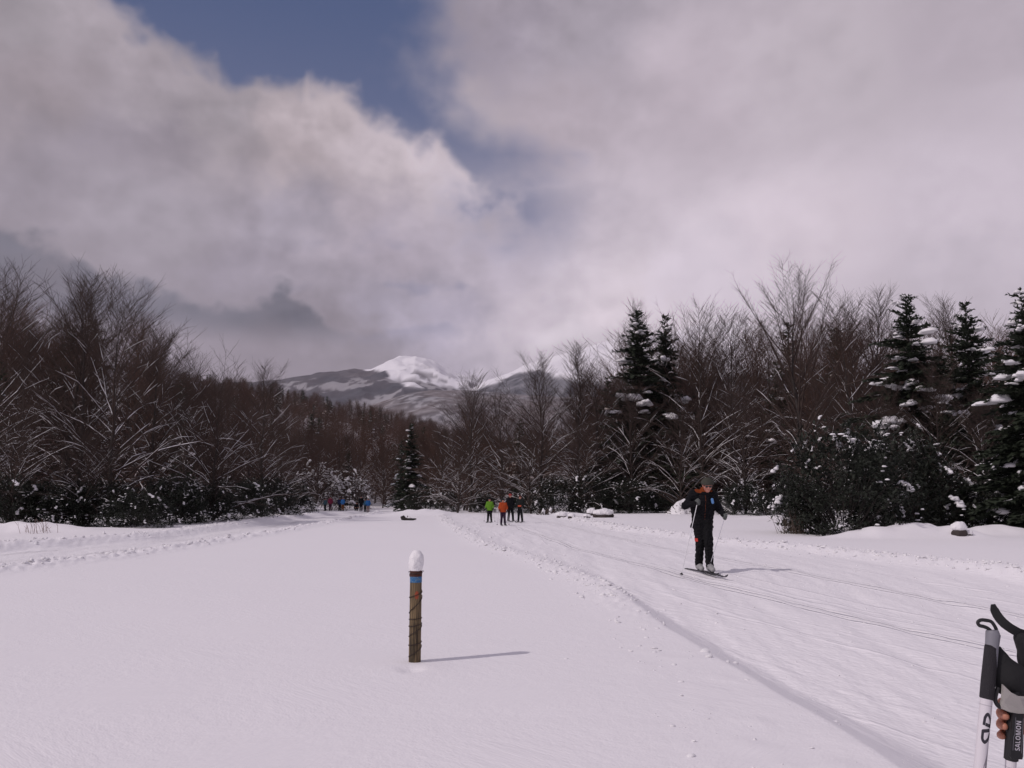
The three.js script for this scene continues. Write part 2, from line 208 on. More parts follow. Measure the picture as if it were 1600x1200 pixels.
// ---------------------------------------------------------------- a builder of many small faces
class GB {
  constructor() { this.p = []; this.n = []; this.c = []; this.i = []; }
  v(x, y, z, nx, ny, nz) { this.p.push(x, y, z); this.n.push(nx, ny, nz); if (this.col) this.c.push(...this.col); return this.p.length / 3 - 1; }
  tube(pts, rads, sides = 3) {
    let prev = -1; const n = pts.length; let ax = 0, ay = 0, az = 0;
    for (let k = 0; k < n; k++) {
      const a = pts[Math.max(0, k - 1)], b = pts[Math.min(n - 1, k + 1)]; let dx = b[0] - a[0], dy = b[1] - a[1], dz = b[2] - a[2]; const l = Math.hypot(dx, dy, dz) || 1; dx /= l; dy /= l; dz /= l;
      if (k === 0) { if (Math.abs(dy) < 0.9) { ax = -dz; ay = 0; az = dx; } else { ax = 0; ay = dz; az = -dy; } }
      const dt = ax * dx + ay * dy + az * dz; ax -= dt * dx; ay -= dt * dy; az -= dt * dz; const al = Math.hypot(ax, ay, az) || 1; ax /= al; ay /= al; az /= al;
      const bx = dy * az - dz * ay, by = dz * ax - dx * az, bz = dx * ay - dy * ax, first = this.p.length / 3;
      for (let s = 0; s < sides; s++) { const t = s / sides * 6.2832, c = Math.cos(t), q = Math.sin(t), nx = c * ax + q * bx, ny = c * ay + q * by, nz = c * az + q * bz; this.v(pts[k][0] + nx * rads[k], pts[k][1] + ny * rads[k], pts[k][2] + nz * rads[k], nx, ny, nz); }
      if (prev >= 0) for (let s = 0; s < sides; s++) { const s2 = (s + 1) % sides; this.i.push(prev + s, prev + s2, first + s2, prev + s, first + s2, first + s); }
      prev = first;
    }
  }
  leaf(x, y, z, dx, dy, dz, sx, sy, sz, tilt = 0.25) {                       // a folded diamond: two faces along d, half-width s
    const nx = dy * sz - dz * sy, ny = dz * sx - dx * sz, nz = dx * sy - dy * sx, l = Math.hypot(nx, ny, nz) || 1, fx = nx / l, fy = ny / l, fz = nz / l, w = Math.hypot(sx, sy, sz) * tilt;
    const a = this.v(x, y, z, fx, fy, fz), b = this.v(x + dx * 0.45 + sx - fx * w, y + dy * 0.45 + sy - fy * w, z + dz * 0.45 + sz - fz * w, fx, fy, fz), c = this.v(x + dx, y + dy, z + dz, fx, fy, fz), d = this.v(x + dx * 0.45 - sx - fx * w, y + dy * 0.45 - sy - fy * w, z + dz * 0.45 - sz - fz * w, fx, fy, fz);
    this.i.push(a, c, b, a, d, c);
  }
  blob(x, y, z, sx, sy, sz, seed, turn = 0, detail = 2) {                     // a lump of snow, flat beneath
    const g = GB.ico[detail], P = g.p, o = this.p.length / 3, ct = Math.cos(turn), st = Math.sin(turn);
    for (let k = 0; k < P.length; k += 3) {
      const f = 1 + 0.38 * noise(P[k] * 1.3 + seed, P[k + 1] * 1.3, P[k + 2] * 1.3 + seed * 0.7) + (detail > 1 ? 0.2 * noise(P[k] * 3.1 + seed, P[k + 1] * 3.1, P[k + 2] * 3.1) : 0), yy = P[k + 1] < 0 ? P[k + 1] * 0.45 : P[k + 1], X = P[k] * f * sx, Z = P[k + 2] * f * sz;
      let nx = P[k] / sx, ny = P[k + 1] / sy, nz = P[k + 2] / sz; const l = Math.hypot(nx, ny, nz); nx /= l; ny /= l; nz /= l;
      this.v(x + X * ct + Z * st, y + yy * f * sy, z - X * st + Z * ct, nx * ct + nz * st, ny, -nx * st + nz * ct);
    }
    for (const k of g.i) this.i.push(o + k);
  }
  add(o) { const b = this.p.length / 3; for (const v of o.p) this.p.push(v); for (const v of o.n) this.n.push(v); if (this.col) for (let k = 0; k < o.p.length / 3; k++) this.c.push(...this.col); for (const v of o.i) this.i.push(v + b); return this; }
  geo() { const g = new THREE.BufferGeometry(); g.setAttribute('position', new THREE.Float32BufferAttribute(this.p, 3)); g.setAttribute('normal', new THREE.Float32BufferAttribute(this.n, 3)); if (this.c.length) g.setAttribute('color', new THREE.Float32BufferAttribute(this.c, 3)); g.setIndex(this.i); return g; }
}
function welded(detail) { const g = new THREE.IcosahedronGeometry(1, detail), P = g.attributes.position.array, m = new Map(), p = [], i = []; for (let k = 0; k < P.length; k += 3) { const key = [P[k], P[k + 1], P[k + 2]].map((v) => v.toFixed(3)).join(); let a = m.get(key); if (a === undefined) { a = p.length / 3; m.set(key, a); p.push(P[k], P[k + 1], P[k + 2]); } i.push(a); } return { p, i }; }
GB.ico = [welded(0), welded(1), welded(2), welded(4)];

// ---------------------------------------------------------------- trees
const BARK = [0.040, 0.032, 0.028], TWIG = [0.050, 0.032, 0.025], NEEDLE = [0.021, 0.031, 0.015], SNOWC = [0.8, 0.79, 0.8];
const barkTex = tex(128, 256, (u, v) => { const n = 0.8 + 0.35 * tile(u, v, 9, 3) + 0.25 * tile(u, v, 24, 8); return [n * 0.9, n * 0.87, n * 0.84]; });
const barkMat = std(...BARK, 0.95), twigMat = std(...TWIG, 0.95), needleMat = std(...NEEDLE, 0.85), treeSnow = std(...SNOWC, 0.8);
const trunkPt = (tr, t) => { const k = clamp(t) * (tr.length - 1), i = Math.min(tr.length - 2, Math.floor(k)), f = k - i; return [lerp(tr[i][0], tr[i + 1][0], f), lerp(tr[i][1], tr[i + 1][1], f), lerp(tr[i][2], tr[i + 1][2], f)]; };
// snow lying along the upper side of a limb, in broken lengths
function strip(S, pts, rads, R, keep) {
  let run = [], rr2 = []; const flush = () => { if (run.length > 1) { rr2[0] *= 0.35; rr2[rr2.length - 1] *= 0.3; S.tube(run, rr2, 4); } run = []; rr2 = []; };
  for (let k = 0; k < pts.length; k++) {
    const a = pts[Math.max(0, k - 1)], b = pts[Math.min(pts.length - 1, k + 1)], l = Math.hypot(b[0] - a[0], b[1] - a[1], b[2] - a[2]), sl = Math.abs(b[1] - a[1]) / (l || 1);
    if (R() < keep && sl < 0.88) { const s = Math.min(0.027, Math.max(rads[k] * 0.75, 0.0125)) * (0.7 + 0.6 * R()); run.push([pts[k][0], pts[k][1] + rads[k] * 0.75 + s * 0.25, pts[k][2]]); rr2.push(s); } else flush();
  }
  flush();
}
function beech(o) {
  o.arch ??= 1; const R = RNG(o.seed), T = new GB(), C = new GB(), S = new GB(), H = o.h, tr = [], tn = 9;
  let lx = 0, lz = 0; for (let k = 0; k <= tn; k++) { tr.push([lx, H * k / tn * o.top, lz]); lx += (R() - 0.5) * H * 0.03; lz += (R() - 0.5) * H * 0.03; }
  const R0 = o.thick ?? H * 0.011, tR = (t) => Math.max(0.015, R0 * Math.pow(1 - t * 0.93, 0.9) * (t < 0.04 ? 1.35 : 1));
  T.tube([[tr[0][0], -0.6, tr[0][2]], ...tr], [R0 * 1.5, ...tr.map((_, k) => tR(k / tn))], 8);
  const n = o.n;
  for (let i = 0; i < n; i++) {
    const t = lerp(o.low, 0.985, Math.pow((i + R()) / n, 1.15)), p = trunkPt(tr, t), az = i * 2.4 + R() * 1.1;
    const L = H * o.spread * interp(o.form ?? [[0, 0.8], [0.2, 1], [0.45, 0.86], [0.65, 0.72], [0.85, 0.54], [1, 0.34]], t) * (1.06 + 0.5 * noise(i * 0.9, o.seed)) * (0.6 + 0.6 * R());
    let el = (lerp(o.el0 + 22, o.el1 + 6, Math.pow(t, 0.8)) + (R() - 0.5) * 24) * Math.PI / 180, ca = Math.cos(az), sa = Math.sin(az);
    const seg = 9, pts = [p], rads = [], r0 = Math.min(tR(t) * 0.62, 0.012 + L * 0.011);
    const kink = R(), fork = 3 + Math.floor(R() * 4); let x = p[0], y = p[1], z = p[2], a2 = az;
    for (let k = 1; k <= seg; k++) { const dl = L / seg; x += Math.cos(el) * Math.cos(a2) * dl; y += Math.sin(el) * dl; z += Math.cos(el) * Math.sin(a2) * dl; pts.push([x, y, z]); el += lerp(-0.115, 0.035, Math.min(1, t * 1.25)) * o.arch * (0.4 + 1.2 * kink) + (R() - 0.5) * 0.12 + (k === fork ? (R() - 0.5) * 0.5 : 0); a2 += (R() - 0.5) * 0.13 + (k === fork ? (R() - 0.5) * 0.7 : 0); }
    for (let k = 0; k <= seg; k++) rads.push(Math.max(0.008, r0 * (1 - 0.82 * k / seg)));
    C.tube(pts, rads, 4);
    const snowy = o.snow * interp([[0, 1], [0.4, 0.8], [0.62, 0.3], [0.8, 0.08], [1, 0.02]], t);
    if (R() < snowy) strip(S, pts.slice(0, 8), rads, R, 0.93);
    const ns = Math.round(o.sub * (0.6 + L / (H * o.spread) * 0.7));
    for (let j = 0; j < ns; j++) {
      const u = 0.12 + 0.88 * (j + R()) / ns, q = trunkPt(pts, u), q2 = trunkPt(pts, Math.min(1, u + 0.1)), q1 = trunkPt(pts, Math.max(0, u - 0.1));
      let dx = q2[0] - q1[0], dy = q2[1] - q1[1], dz = q2[2] - q1[2]; const dl = Math.hypot(dx, dy, dz); dx /= dl; dy /= dl; dz /= dl;
      const side = (j & 1) ? 1 : -1, hl = Math.hypot(dx, dz) || 1, sx = -dz / hl * side, sz = dx / hl * side, ang = 0.42 + R() * 0.42;
      let ex = dx * Math.cos(ang) + sx * Math.sin(ang), ey = dy * Math.cos(ang) + (R() - 0.35) * 0.5, ez = dz * Math.cos(ang) + sz * Math.sin(ang); const e = Math.hypot(ex, ey, ez); ex /= e; ey /= e; ez /= e;
      const Ls = (L * 0.34 * (1 - u * 0.55) + 0.35) * (0.6 + R() * 0.7), sag = Ls * (0.10 - 0.16 * t), b0 = q, b1 = [q[0] + ex * Ls * 0.5, q[1] + ey * Ls * 0.5, q[2] + ez * Ls * 0.5], b2 = [b1[0] + ex * Ls * 0.5 + (R() - 0.5) * 0.15, b1[1] + ey * Ls * 0.5 - sag * 2 + (R() - 0.4) * 0.16, b1[2] + ez * Ls * 0.5 + (R() - 0.5) * 0.15], rs = 0.010;
      C.tube([b0, b1, b2], [rs * 1.3, rs, rs * 0.55], 3);
      if (R() < snowy * 0.34) strip(S, [b0, trunkPt([b0, b1, b2], 0.25), b1, trunkPt([b0, b1, b2], 0.75), b2], [rs, rs, rs, rs, rs * 0.6], R, 0.75);
      const nt = Math.max(1, Math.round(o.twig * interp([[0, 0.5], [0.5, 0.8], [0.8, 1.3], [1, 1.5]], t) + R() - 0.5));
      for (let m = 0; m < nt; m++) {
        const w = 0.15 + 0.85 * (m + R()) / nt, c = trunkPt([b0, b1, b2], w), sg = (m & 1) ? 1 : -1, A = 0.35 + R() * 0.4, hl2 = Math.hypot(ex, ez) || 1;
        let fx = ex * Math.cos(A) - ez / hl2 * sg * Math.sin(A), fy = ey * Math.cos(A) + (R() - 0.25) * 0.35, fz = ez * Math.cos(A) + ex / hl2 * sg * Math.sin(A); const Lt = (0.3 + 0.55 * R()) * o.tw;
        C.tube([c, [c[0] + fx * Lt, c[1] + fy * Lt, c[2] + fz * Lt]], [0.0078, 0.0042], 3);
      }
    }
  }
  let top = 0; for (let k = 1; k < C.p.length; k += 3) top = Math.max(top, C.p[k]); return { T, C, S, h: top * 0.985 };
}
function fir(o) {
  const R = RNG(o.seed), T = new GB(), C = new GB(), S = new GB(), H = o.h, nW = Math.round(H / o.gap);
  T.tube([[0, -0.5, 0], [0, H * 0.5, 0], [0.04, H * 0.99, 0]], [H * 0.014, H * 0.009, 0.012], 7);
  for (let i = 0; i < nW; i++) {
    const t = Math.pow((i + 0.3) / nW, 1.0), y0 = H * lerp(0.03, 0.985, t), Lm = H * o.spread * Math.pow(1 - t, 0.8) * (0.72 + 0.28 * Math.sin(i * 1.9) * Math.sin(i * 0.7)) * (0.8 + 0.4 * R()) + 0.22, nb = t > 0.9 ? 4 : 6;
    for (let b = 0; b < nb; b++) {
      const az = b / nb * 6.283 + i * 1.3 + R() * 0.7, L = Lm * (0.5 + 0.75 * R()), el = (lerp(-14, 42, t * t) + (R() - 0.5) * 22) * Math.PI / 180, pts = []; let x = 0, y = y0 + (R() - 0.5) * o.gap * 2.4, z = 0, e = el;
      for (let k = 0; k <= 5; k++) { pts.push([x, y, z]); x += Math.cos(e) * Math.cos(az) * L / 5; y += Math.sin(e) * L / 5; z += Math.cos(e) * Math.sin(az) * L / 5; e += (R() - 0.55) * 0.2 + (k > 2 ? 0.10 : -0.06); }
      C.tube(pts, [0.03, 0.024, 0.02, 0.015, 0.01, 0.005], 3);
      const nl = Math.max(5, Math.round(L * o.dens));
      for (let k = 0; k < nl; k++) for (const sg of [-1, 1]) {
        const u = 0.08 + 0.92 * (k + R()) / nl, q = trunkPt(pts, u), Ll = (L * 0.26 * (1 - u * 0.65) + 0.13) * (0.65 + 0.6 * R()), A = az + sg * (0.5 + 0.6 * R()), ee = e + (R() - 0.55) * 0.8, dx = Math.cos(ee) * Math.cos(A) * Ll, dy = Math.sin(ee) * Ll, dz = Math.cos(ee) * Math.sin(A) * Ll, w = Ll * (0.14 + 0.09 * R());
        C.leaf(q[0], q[1], q[2], dx, dy, dz, -Math.sin(A) * w, (R() - 0.5) * w, Math.cos(A) * w, 0.4);
        C.leaf(q[0] + dx * 0.3, q[1] + dy * 0.3, q[2] + dz * 0.3, dx * 0.6 - dz * 0.35, dy * 0.6 - 0.05, dz * 0.6 + dx * 0.35, -Math.sin(A) * w * 0.6, w * 0.5, Math.cos(A) * w * 0.6, 0.4);
      }
      if (R() < o.snow * (t > 0.5 ? 1.1 : 0.9)) { const s = (t > 0.5 ? 1.15 : 1) * (0.07 + L * 0.075) * (0.6 + 0.8 * R()), u0 = 0.25 + 0.45 * R(), u1 = Math.min(1.02, u0 + 0.25 + 0.35 * R()), m = 6; for (let k = 0; k <= m; k++) { const u = lerp(u0, u1, k / m), q = trunkPt(pts, Math.min(1, u)), f = s * (0.55 + 0.8 * R()) * (k === 0 || k === m ? 0.6 : 1), off = (R() - 0.5) * s * 2.2; S.blob(q[0] - Math.sin(az) * off, q[1] + s * 0.1 - Math.abs(off) * 0.45 - R() * s * 0.3, q[2] + Math.cos(az) * off, f * 1.15, f * (0.5 + 0.35 * R()), f * 0.8, R() * 90, -az, f > 0.13 ? 2 : 1); } }
      else if (R() < o.snow * 3) strip(S, pts, [0.03, 0.035, 0.035, 0.035, 0.03, 0.02], R, 0.6);
    }
  }
  return { T, C, S, h: H };
}
function bush(o) {
  const R = RNG(o.seed), T = new GB(), C = new GB(), S = new GB(), H = o.h, W = o.w;
  for (let k = 0; k < o.n; k++) {
    const az = R() * 6.283, up = Math.pow(R(), 0.8), rr3 = Math.sqrt(1 - up * up * 0.9) * (0.45 + 0.55 * Math.sqrt(R())), tip = [Math.cos(az) * rr3 * W * (1 + 0.3 * noise(az * 1.5, up * 3, o.seed)), up * H * (0.8 + 0.3 * R()), Math.sin(az) * rr3 * W * 0.9], base = [tip[0] * 0.35, Math.max(0, tip[1] * 0.3 - 0.1), tip[2] * 0.35], mid = [(base[0] + tip[0]) / 2, (base[1] + tip[1]) / 2 + 0.1, (base[2] + tip[2]) / 2], pl = [base, mid, tip];
    if (k % 3 === 0) T.tube(pl, [0.02, 0.012, 0.006], 3);
    for (let m = 0; m < o.leaves; m++) {
      const q = trunkPt(pl, 0.35 + 0.65 * Math.sqrt(R())), l = o.size * (0.6 + 0.8 * R()), a = R() * 6.283, e = (R() - 0.3) * 1.6, dx = Math.cos(a) * Math.cos(e) * l, dy = Math.sin(e) * l, dz = Math.sin(a) * Math.cos(e) * l, w = l * o.fat;
      C.leaf(q[0] + (R() - 0.5) * 0.3, Math.max(0, q[1] + (R() - 0.5) * 0.3), q[2] + (R() - 0.5) * 0.3, dx, dy, dz, -Math.sin(a) * w, (R() - 0.5) * w, Math.cos(a) * w, 0.3);
    }
    if (up > 0.18 && R() < o.snow) { const s = o.clump * (0.25 + 0.75 * Math.pow(R(), 2)); let qx = tip[0], qy = tip[1], qz = tip[2]; const hx = Math.cos(az), hz = Math.sin(az); for (let m = 0; m < 7; m++) { const f = s * (0.28 + 0.4 * R()); S.blob(qx, qy, qz, f * (0.8 + 0.5 * R()), f * (0.6 + 0.5 * R()), f * (0.8 + 0.5 * R()), R() * 90, R() * 6, s > 0.15 ? 2 : 1); const sw = (R() - 0.5) * 1.6; qx += (hx * 0.35 - hz * sw) * s * 0.6; qy -= s * (0.05 + 0.5 * R()); qz += (hz * 0.35 + hx * sw) * s * 0.6; } }
    if (o.dust && R() < o.dust) { const s = o.size * 0.5; for (let m = 0; m < 4; m++) S.blob(tip[0] + (R() - 0.5) * 0.6, tip[1] - R() * 0.5, tip[2] + (R() - 0.5) * 0.6, s * (0.4 + R()), s * 0.5, s * (0.4 + R()), R() * 90, R() * 6, 0); }
  }
  return { T, C, S, h: H };
}
const raw = {
  wide: beech({ seed: 11, h: 14, top: 0.92, n: 52, low: 0.05, spread: 0.50, el0: 16, el1: 56, bend: 0.05, sub: 11, twig: 4, tw: 1.15, snow: 0.85 }),
  fan: beech({ seed: 23, h: 13, top: 0.8, n: 60, low: 0.03, spread: 0.62, el0: 12, el1: 60, bend: 0.045, sub: 10, twig: 3, tw: 1.15, snow: 1 }),
  tall: beech({ seed: 37, h: 16, top: 0.96, n: 48, low: 0.08, spread: 0.37, el0: 24, el1: 64, bend: 0.05, sub: 10, twig: 4, tw: 1.15, snow: 0.6 }),
  vase: beech({ seed: 58, h: 20, top: 0.86, n: 44, low: 0.13, spread: 0.42, el0: 32, el1: 62, bend: 0.055, sub: 12, twig: 4, tw: 1.25, snow: 0.65, thick: 0.26, form: [[0, 0.6], [0.3, 0.95], [0.55, 1], [0.8, 0.72], [1, 0.36]] }),
  mid: beech({ seed: 71, h: 14, top: 0.93, n: 54, low: 0.04, spread: 0.46, el0: 22, el1: 52, bend: 0.03, sub: 11, twig: 4, tw: 1.15, snow: 0.95 }),
  fir: fir({ seed: 5, h: 12, gap: 0.25, spread: 0.27, dens: 15, snow: 0.09 }),
  firB: fir({ seed: 9, h: 13, gap: 0.27, spread: 0.30, dens: 13, snow: 0.17 }),
  firS: fir({ seed: 17, h: 11, gap: 0.28, spread: 0.20, dens: 15, snow: 0.12 }),
  bush: bush({ seed: 3, h: 3.4, w: 2.6, n: 300, leaves: 26, size: 0.16, fat: 0.2, snow: 0.075, clump: 0.2, dust: 0.04 }),
  bushB: bush({ seed: 8, h: 2.6, w: 2.6, n: 260, leaves: 26, size: 0.15, fat: 0.22, snow: 0.07, clump: 0.15, dust: 0.10 }),
  frost: bush({ seed: 13, h: 4, w: 3.2, n: 260, leaves: 22, size: 0.2, fat: 0.12, snow: 0.25, clump: 0.22, dust: 0.4 }),
};
const bushLeaf = std(0.011, 0.016, 0.008, 0.8), olive = std(0.026, 0.026, 0.012, 0.9), reddish = std(0.075, 0.045, 0.035, 0.95), greyTwig = std(0.085, 0.075, 0.068, 0.95);
const protos = {}, vgeo = {};
for (const [k, r] of Object.entries(raw)) {
  const soft = ['fir', 'firB', 'firS', 'bush', 'bushB'].includes(k);
  protos[k] = { t: r.T.geo(), c: r.C.geo(), s: r.S.geo(), h: r.h, leafMat: /^bush/.test(k) ? bushLeaf : soft ? needleMat : twigMat };
}
const used = {};
function tree(kind, px, topPy, d, label, group, o = {}) {
  const P = protos[kind], pos = onSnow(at(px, 790, d), -0.05), isBush = /bush|frost/.test(kind), isFir = /fir/.test(kind);
  const H = Math.max(0.8, at(px, topPy, d).y - pos.y), name = isBush ? 'evergreen_bush' : isFir ? 'fir_tree' : 'beech_tree';
  const g = thing(name, label, isBush ? 'bush' : 'tree', pos, (used[kind] = (used[kind] ?? 0) + 1) * 2.2 + (o.turn ?? 0), group), s = H / P.h;
  g.scale.set(s * (o.wide ?? 1), s, s * (o.wide ?? 1));
  part(isBush ? 'stem' : 'trunk', P.t, barkMat, g); part(isBush ? 'foliage' : 'crown', P.c, o.mat ?? P.leafMat, g); part('snow_cover', P.s, treeSnow, g).userData.kind = 'stuff';
  return g;
}
const SKYLINE = [[-500, 380], [0, 412], [40, 452], [75, 420], [150, 425], [240, 455], [270, 520], [330, 535], [420, 552], [450, 610], [560, 645], [640, 668], [690, 650], [735, 590], [800, 610], [850, 555], [900, 540], [940, 565], [975, 500], [1040, 480], [1100, 468], [1160, 485], [1210, 450], [1300, 440], [1340, 458], [1600, 455], [2200, 420]];
// the front rows, each a tree of its own
const T = tree;
T('wide', -30, 402, 43, 'bare beech cut by the left edge of the photo, twigs high against the cloud', 0, { wide: 1.0 });
T('tall', 84, 414, 47, 'tall upright bare beech, second from the left edge, with a twiggy narrow crown', 0, { wide: 1.25 });
T('tall', 122, 424, 45, 'slim bare beech close beside the tall upright one near the left edge');
T('wide', 172, 418, 44, 'tall bare beech at left with a broad open crown reaching up to the right', 0, { wide: 0.95 });
T('tall', 36, 505, 52, 'bare beech in the gap behind the two tall beeches at far left');
T('fan', 20, 590, 41, 'low spreading beech at left edge with thick snowy limbs reaching sideways');
T('fan', 130, 640, 42, 'low beech beneath the tall left trees, limbs loaded with snow nearly level');
T('mid', 236, 500, 50, 'bare beech filling the step in the skyline right of the tall left trees');
T('fan', 335, 530, 50, 'wide fan-shaped beech at left with many snow-lined limbs spreading from its foot', 0, { wide: 1.05 });
T('mid', 285, 540, 58, 'rounded bare beech just behind the left side of the fan-shaped beech');
T('mid', 405, 560, 62, 'bare beech behind the right side of the fan-shaped beech, twigs against the mountain');
T('fan', 440, 640, 72, 'lower snowy beech at the right end of the left tree row', 0, { wide: 0.9 });
T('wide', 495, 668, 100, 'small snow-dusted beech above the frosted shrub by the distant people', 0, { mat: reddish });
T('mid', 560, 690, 118, 'brown bare beech standing straight behind the distant people', 0, { mat: reddish });
T('mid', 598, 700, 122, 'brown bare beech between the distant people and the lone narrow fir', 0, { mat: reddish });
T('firS', 641, 658, 99, 'lone narrow dark fir with snow on its left side, in the gap at centre', 0, { wide: 1.1 });
T('wide', 690, 650, 92, 'snow-dusted beech directly right of the lone narrow fir');
T('mid', 735, 576, 86, 'bare beech whose top stands before the notch between the two mountains');
T('fan', 715, 660, 80, 'low snowy beech in front of the mountain notch, left of the four skiers');
T('wide', 785, 603, 84, 'broad bare beech straight behind the skier in the green jacket');
T('mid', 848, 545, 80, 'bare beech before the snowy slope of the right mountain', 0);
T('tall', 892, 526, 82, 'tallest bare beech before the right mountain, with pointed twiggy top', 0, { wide: 1.2 });
T('wide', 932, 560, 83, 'bare beech left of the pair of dark firs');
T('fan', 830, 640, 75, 'low snow-lined beech right behind the four skiers');
T('fan', 905, 630, 74, 'low snow-lined beech above the snow-capped rocks');
T('fir', 1003, 484, 86, 'left and larger fir of the pair of dark firs at right of centre', 0, { wide: 1.25 });
T('fir', 1046, 490, 90, 'right and slimmer fir of the pair of dark firs at right of centre', 0, { wide: 0.85 });
T('mid', 985, 590, 75, 'snow-streaked beech in front of the left fir of the pair');
T('tall', 1022, 466, 100, 'thin bare beech top rising behind the pair of dark firs');
T('wide', 1100, 460, 82, 'large rounded beech between the pair of firs and the tallest beech', 0, { wide: 0.9 });
T('fan', 1062, 600, 72, 'snow-lined beech above the white heap left of the lone skier');
T('mid', 1150, 476, 84, 'bare beech just left of the tallest beech, crown dense with twigs');
T('wide', 1165, 590, 68, 'snow-streaked beech behind and right of the lone skier');
T('vase', 1262, 383, 60, 'tallest beech in the right wood, vase-shaped bare crown high above the others', 0, { turn: 0.4 });
T('mid', 1335, 452, 66, 'bare beech directly right of the tallest beech');
T('tall', 1372, 448, 68, 'slender bare beech left of the snow-clumped fir');
T('wide', 1300, 600, 56, 'lower twiggy beech with pale snowy limbs above the dark bushes');
T('firB', 1436, 455, 50, 'big fir with large snow clumps near its top, right of the tallest beech', 0, { wide: 1.25 });
T('tall', 1495, 452, 62, 'bare beech top between the two snow-clumped firs at right');
T('mid', 1470, 560, 47, 'twiggy beech in front of the big snow-clumped fir, above the bushes');
T('fir', 1530, 470, 53, 'slim fir with a pointed top between the big fir and the right edge', 0, { wide: 1.15 });
T('wide', 1545, 600, 44, 'bare beech with snowy limbs low at right, left of the fir at the edge');
T('firB', 1622, 448, 36, 'dark fir cut by the right edge of the photo with thick pads of snow', 0, { wide: 1.15 });
T('mid', 1400, 590, 48, 'lower bare beech below and left of the big snow-clumped fir');
// evergreen bushes along the foot of the wood
T('bush', 1318, 655, 34.5, 'largest dark evergreen bush at right, left one of the big clump on the snow', 0, { wide: 0.95 });
T('bush', 1408, 668, 38, 'dark evergreen bush in the middle of the right clump with white snow tufts');
T('bush', 1478, 735, 38, 'olive brown-tinged evergreen bush at the right end of the right clump', 0, { mat: olive });
T('bush', 1268, 752, 35, 'small dark bush at the left end of the right clump, beside dry twigs', 0, { wide: 0.8 });
T('bushB', 1530, 760, 39, 'low evergreen bush with snow under the slim fir at right');
T('bush', 1600, 700, 40, 'dark evergreen bush under the fir at the right edge');
T('bush', 1360, 770, 35.5, 'low dark bush at the front foot of the right clump');
T('bush', 868, 742, 74, 'dark evergreen bush with snow tufts just right of the four skiers');
T('bush', 925, 735, 74, 'dark evergreen bush behind the snow-capped rocks');
T('bush', 985, 745, 73, 'dark evergreen bush between the snow-capped rocks and the white heap');
T('bush', 1040, 755, 74, 'dark evergreen bush directly behind the white heap by the lone skier');
T('bushB', 1160, 752, 66, 'dark bush with heavy snow pads right of the lone skier');
T('bushB', 1205, 768, 62, 'low snowy bush between the lone skier and the right clump');
T('bush', 700, 765, 90, 'low dark bush left of the skier in the green jacket');
T('bush', 660, 758, 95, 'dark bush at the foot of the lone narrow fir');
T('bush', 755, 768, 84, 'low dark bush behind the skier in the green jacket');
T('bush', 815, 766, 78, 'low dark bush behind the two right-hand skiers of the four');
T('bushB', 20, 742, 41, 'snow-dusted dark bush at the left edge at the foot of the wood');
T('bushB', 92, 752, 42, 'dark bush behind the low snow mound with dry grass at left', 0, { wide: 1.2 });
T('bushB', 160, 748, 42.5, 'dark bush under the tall left trees right of the dry grass');
T('bushB', 215, 765, 41, 'frosted low bush reaching furthest onto the snow at left', 0, { wide: 1.1 });
T('bushB', 268, 745, 46, 'dark snow-flecked bush below the left part of the fan-shaped beech');
T('bushB', 318, 752, 49, 'dark bush below the middle of the fan-shaped beech', 0, { wide: 1.1 });
T('bushB', 365, 748, 55, 'dark bush below the right part of the fan-shaped beech', 0, { wide: 1.1 });
T('bushB', 412, 745, 62, 'dark bush near the right end of the left row, before the frosted shrub', 0, { wide: 1.1 });
T('bushB', 450, 748, 74, 'last dark bush at the right end of the left row');
T('frost', 495, 725, 104, 'tall white-frosted shrub behind the left end of the distant people');
T('frost', 545, 738, 112, 'white-frosted shrub behind the middle of the distant people');

